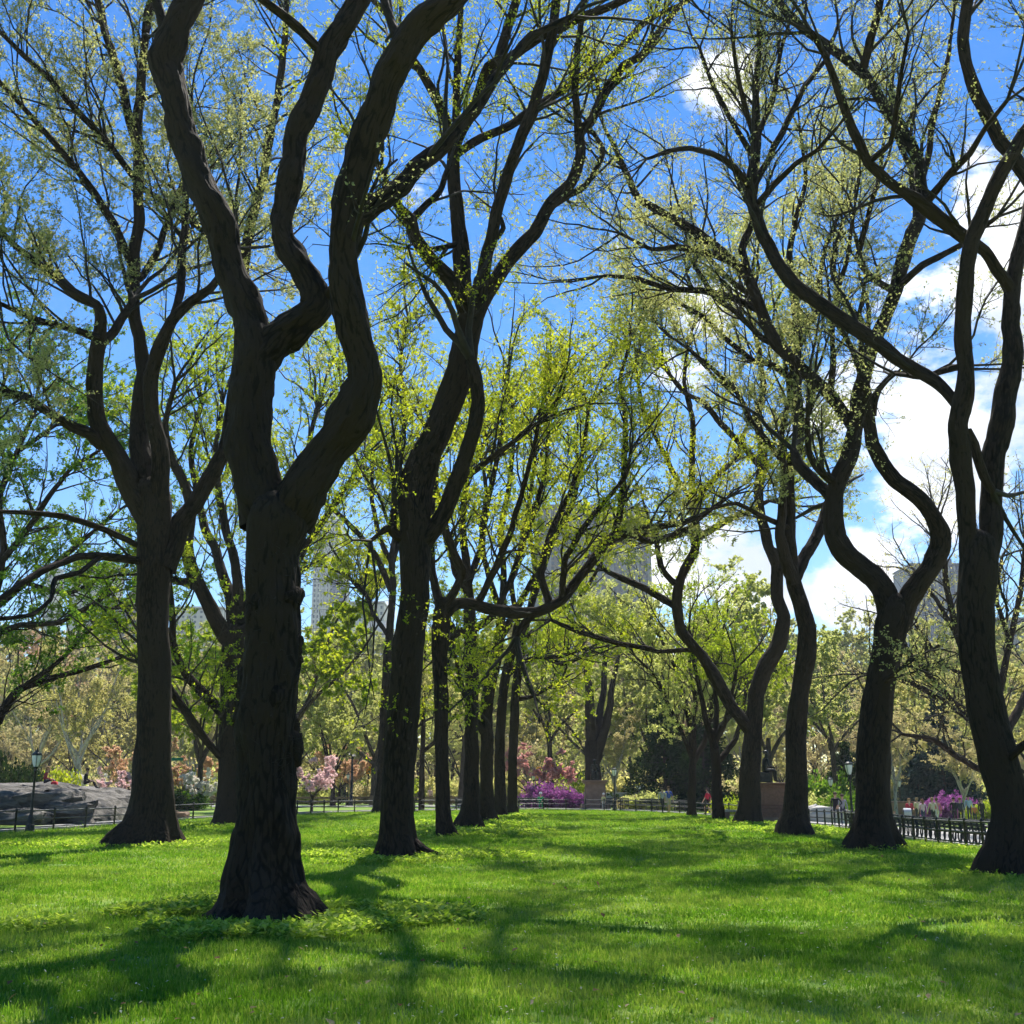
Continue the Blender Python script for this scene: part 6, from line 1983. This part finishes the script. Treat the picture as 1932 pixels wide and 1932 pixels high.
# ---- far timber barrier, walls, signals, poles, vehicles
def build_far():
    rng = np.random.RandomState(14)
    post = MB(); post.box((0, 0, .45), (.34, .34, 1.0), bev=.04); pme = post.mesh('post', M['timber'])
    def barrier(x0, x1, Y, lab, n):
        r = empty('timber_barrier', (x0, Y, 0), lab, 'barrier', 'timber barriers at the park road')
        xs = np.linspace(0, x1 - x0, n)
        for q in xs: link('post', pme, r, loc=(q, 0, 0))
        rail = MB(); rail.box(((xs[1]) / 2, 0, 0), (xs[1] - .3, .14, .20), bev=.02); rme = rail.mesh('rail', M['timber'])
        for q in xs[:-1]:
            for h in (.35, .72): link('rail', rme, r, loc=(q, 0, h))
    barrier(gx(-40, 119), gx(282, 119), 119, 'brown timber barrier behind the rock on the left', 10)
    barrier(gx(325, 117), gx(700, 117), 117, 'brown timber barrier on both sides of the massive shaggy elm', 11)
    barrier(gx(740, 117), gx(960, 117), 117, 'brown timber barrier behind the left row', 7)
    r = empty('retaining_wall', (gx(1720, 95), 95, -.6), 'low tan wall behind the walkers on the right', 'wall')
    m = MB(); m.box((0, 0, .5), (6.5, .4, 1.2), bev=.03); m.build('wall_body', mat_plain('tan_panel', (.34, .22, .12), .9, var=.2, scale=1.2), r)
    m = MB(); m.box((0, 0, 1.13), (6.7, .55, .12), bev=.02); m.build('coping', M['timber'], r)
    r = empty('retaining_wall', (gx(1180, 104), 104, 0), 'low pale wall right of the small brown pedestal', 'wall')
    m = MB(); m.box((0, 0, .55), (7.0, .4, 1.2), bev=.03); m.build('wall_body', M['limestone'], r)
    m = MB(); m.box((0, 0, 1.2), (7.2, .55, .12), bev=.02); m.build('coping', M['limestone'], r)
    # signals
    def signal(u, vtop, Y, lab, rz):
        x = gx(u, Y); H = height_for(vtop, Y)
        r = empty('traffic_signal', (x, Y, 0), lab, 'traffic light', 'yellow traffic signals', rz)
        m = MB(); m.lathe([(.16, -.1), (.16, .3), (.07, .4), (.06, H - .2)], (0, 0, 0), 8); m.build('pole', M['iron'], r, True)
        hd = MB(); hd.box((0, 0, H - .55), (.42, .36, 1.15), bev=.04); h = hd.build('signal_head', M['yellow'], r)
        for i, c in enumerate(((.4, .02, .02), (.5, .3, .02), (.02, .3, .12))):
            m = MB(); m.lathe([(.14, 0), (.14, .16), (.12, .16)], (0, 0, 0), 10)
            m.V[0] = m.V[0][:, [0, 2, 1]] * np.array((1, -1, 1)) + np.array((0, -.18, H - .2 - .36 * i)); m.build('visor', M['yellow'], h)
            m = MB(); m.lathe([(.115, 0), (.001, .03)], (0, 0, 0), 10); m.V[0] = m.V[0][:, [0, 2, 1]] * np.array((1, -1, 1)) + np.array((0, -.19, H - .2 - .36 * i)); m.build('lens', cloth(c), h)
    signal(693, 1440, 126, 'yellow traffic signal left of the leaning elm', .5)
    signal(1017, 1447, 118, 'yellow traffic signal above the purple azaleas', .3)
    # tall dark pole
    Y = 112; x = gx(662, Y)
    r = empty('street_light_pole', (x, Y, 0), 'tall dark pole with a small shield between the pink cherry and the yellow signal', 'pole')
    H = height_for(1375, Y)
    m = MB(); m.lathe([(.20, -.1), (.20, .5), (.13, .6), (.10, H)], (0, 0, 0), 8); m.build('pole', M['iron'], r, True)
    m = MB(); m.lathe([(.75, 0), (.5, .25), (.18, .42), (.1, .5)], (-.35, 0, height_for(1427, Y)), 10); m.build('shade', M['iron'], r, True)
    m = MB(); m.tube([(0, 0, H - .1), (.4, 0, H + .25), (1.2, 0, H + .35)], .05, 6); m.build('arm', M['iron'], r, True)
    # thin post right of centre
    Y = 116; x = gx(1191, Y)
    r = empty('utility_post', (x, Y, 0), 'plain dark post right of the centre lamp', 'pole'); H = height_for(1430, Y)
    m = MB(); m.lathe([(.18, -.1), (.18, .6), (.11, .7), (.09, H)], (0, 0, 0), 8); m.build('pole', M['iron'], r, True)
    m = MB(); m.lathe([(.12, 0), (.14, .08), (.02, .16)], (0, 0, H), 8); m.build('cap', M['iron'], r, True)
    # street name sign
    Y = 62; x = gx(316, Y)
    r = empty('street_sign', (x, Y, 0), 'small green sign blade poking out right of the flared elm', 'sign')
    H = height_for(1428, Y)
    m = MB(); m.lathe([(.04, -.1), (.04, H)], (0, 0, 0), 8); m.build('post', M['iron'], r, True)
    m = MB(); m.box((.34, 0, H - .12), (.62, .03, .16), bev=.004); m.build('sign_blade', M['signgreen'], r)
    # vehicles on the park road
    vehicle('delivery_van', 'white van on the park road right of the centre lamp', gx(1212, 140), 140, 'van', M['carwhite'])
    vehicle('parked_car', 'dark grey car on the park road left of the dark evergreen', gx(1240, 140.5), 140.5, 'car', M['cargrey'])
    vehicle('parked_car', 'pale car on the park road behind the right edge elm', gx(1905, 138), 138, 'car', M['carwhite'])


def vehicle(name, label, x, y, typ, paint):
    r = empty(name, (x, y, float(HZ(x, y)) + .03), label, 'van' if typ == 'van' else 'car')
    if typ == 'van':
        prof = [(-2.5, .35), (2.45, .35), (2.5, .9), (2.1, 1.1), (1.5, 2.0), (1.3, 2.15), (-2.45, 2.2), (-2.5, 2.0)]
        wins = [((1.05, 1.55), (.7, .55)), ((.1, 1.6), (.9, .5)), ((-1.1, 1.6), (1.1, .5))]
        ax, W = (1.5, -1.5), 1.9
    else:
        prof = [(-2.2, .32), (2.2, .32), (2.25, .75), (1.3, .92), (.65, 1.42), (-.9, 1.45), (-1.7, 1.0), (-2.22, .92)]
        wins = [((.25, 1.16), (.75, .36)), ((-.65, 1.17), (.8, .36))]
        ax, W = (1.38, -1.35), 1.75
    n = len(prof)
    V = [(px, -W / 2, pz) for px, pz in prof] + [(px, W / 2, pz) for px, pz in prof]
    V += [(px * .985, -W / 2 + (.0 if pz < 1 else .0), pz) for px, pz in prof][:0]
    import bmesh
    bm = bmesh.new()
    vs = [bm.verts.new(v) for v in V]
    bm.faces.new(vs[:n]); bm.faces.new(vs[n:][::-1])
    for j in range(n):
        bm.faces.new((vs[j], vs[n + j], vs[n + (j + 1) % n], vs[(j + 1) % n]))
    bmesh.ops.recalc_face_normals(bm, faces=bm.faces)
    bmesh.ops.bevel(bm, geom=bm.edges[:], offset=.06, segments=2, affect='EDGES')
    me = bpy.data.meshes.new('body'); bm.to_mesh(me); bm.free(); me.materials.append(paint)
    body = link('body', me, r)
    for (c, s) in wins:
        for sg in (-1, 1):
            m = MB(); m.box((c[0], sg * (W / 2 + .003), c[1]), (s[0], .02, s[1]), bev=.006); m.build('window', M['carglass'], r)
    wsx = 1.75 if typ == 'van' else .98
    m = MB(); m.box((wsx + .02, 0, 1.55 if typ == 'van' else 1.19), (.03, W * .82, .85 if typ == 'van' else .6)); o = m.build('windscreen', M['carglass'], r)
    for a in ax:
        for sg in (-1, 1):
            m = MB(); m.lathe([(.20, -.10), (.33, -.10), (.34, -.06), (.34, .06), (.33, .10), (.20, .10)], (0, 0, 0), 16)
            m.V[0] = m.V[0][:, [0, 2, 1]] + np.array((a, sg * (W / 2 - .06), .34)); w = m.build('wheel', M['rubber'], r, True)
            m = MB(); m.lathe([(.001, -.07), (.20, -.09), (.20, .09), (.001, .07)], (0, 0, 0), 14)
            m.V[0] = m.V[0][:, [0, 2, 1]] + np.array((a, sg * (W / 2 - .05), .34)); m.build('rim', M['chrome'], w, True)
    for sg in (-1, 1):
        m = MB(); m.box((2.2 if typ != 'van' else 2.47, sg * W * .36, .70), (.08, .3, .15), bev=.02); m.build('headlight', M['lamp'], r)


def build_objects():
    make_mats()
    build_fence(); build_lamps(); build_benches(); build_rock()
    build_people(); bench_sitters(); build_stroller(); build_statues(); build_far()


def build_haze():
    m, nt, out = new_mat('thin_sunlit_air')
    pv = node(nt, 'ShaderNodeVolumePrincipled')
    pv.inputs['Color'].default_value = (.9, .95, 1.0, 1)
    pv.inputs['Density'].default_value = .0002
    pv.inputs['Anisotropy'].default_value = .3
    nt.links.new(pv.outputs[0], out.inputs['Volume'])
    b = MB(); b.box((0, 400, 95), (1300, 900, 196)); b.build('haze', m, None, kind='stuff', label='thin sunlit haze over the park', cat='haze')

build_ground()
build_city()
make_traced()
build_weeds()
build_background()
build_objects()
build_haze()
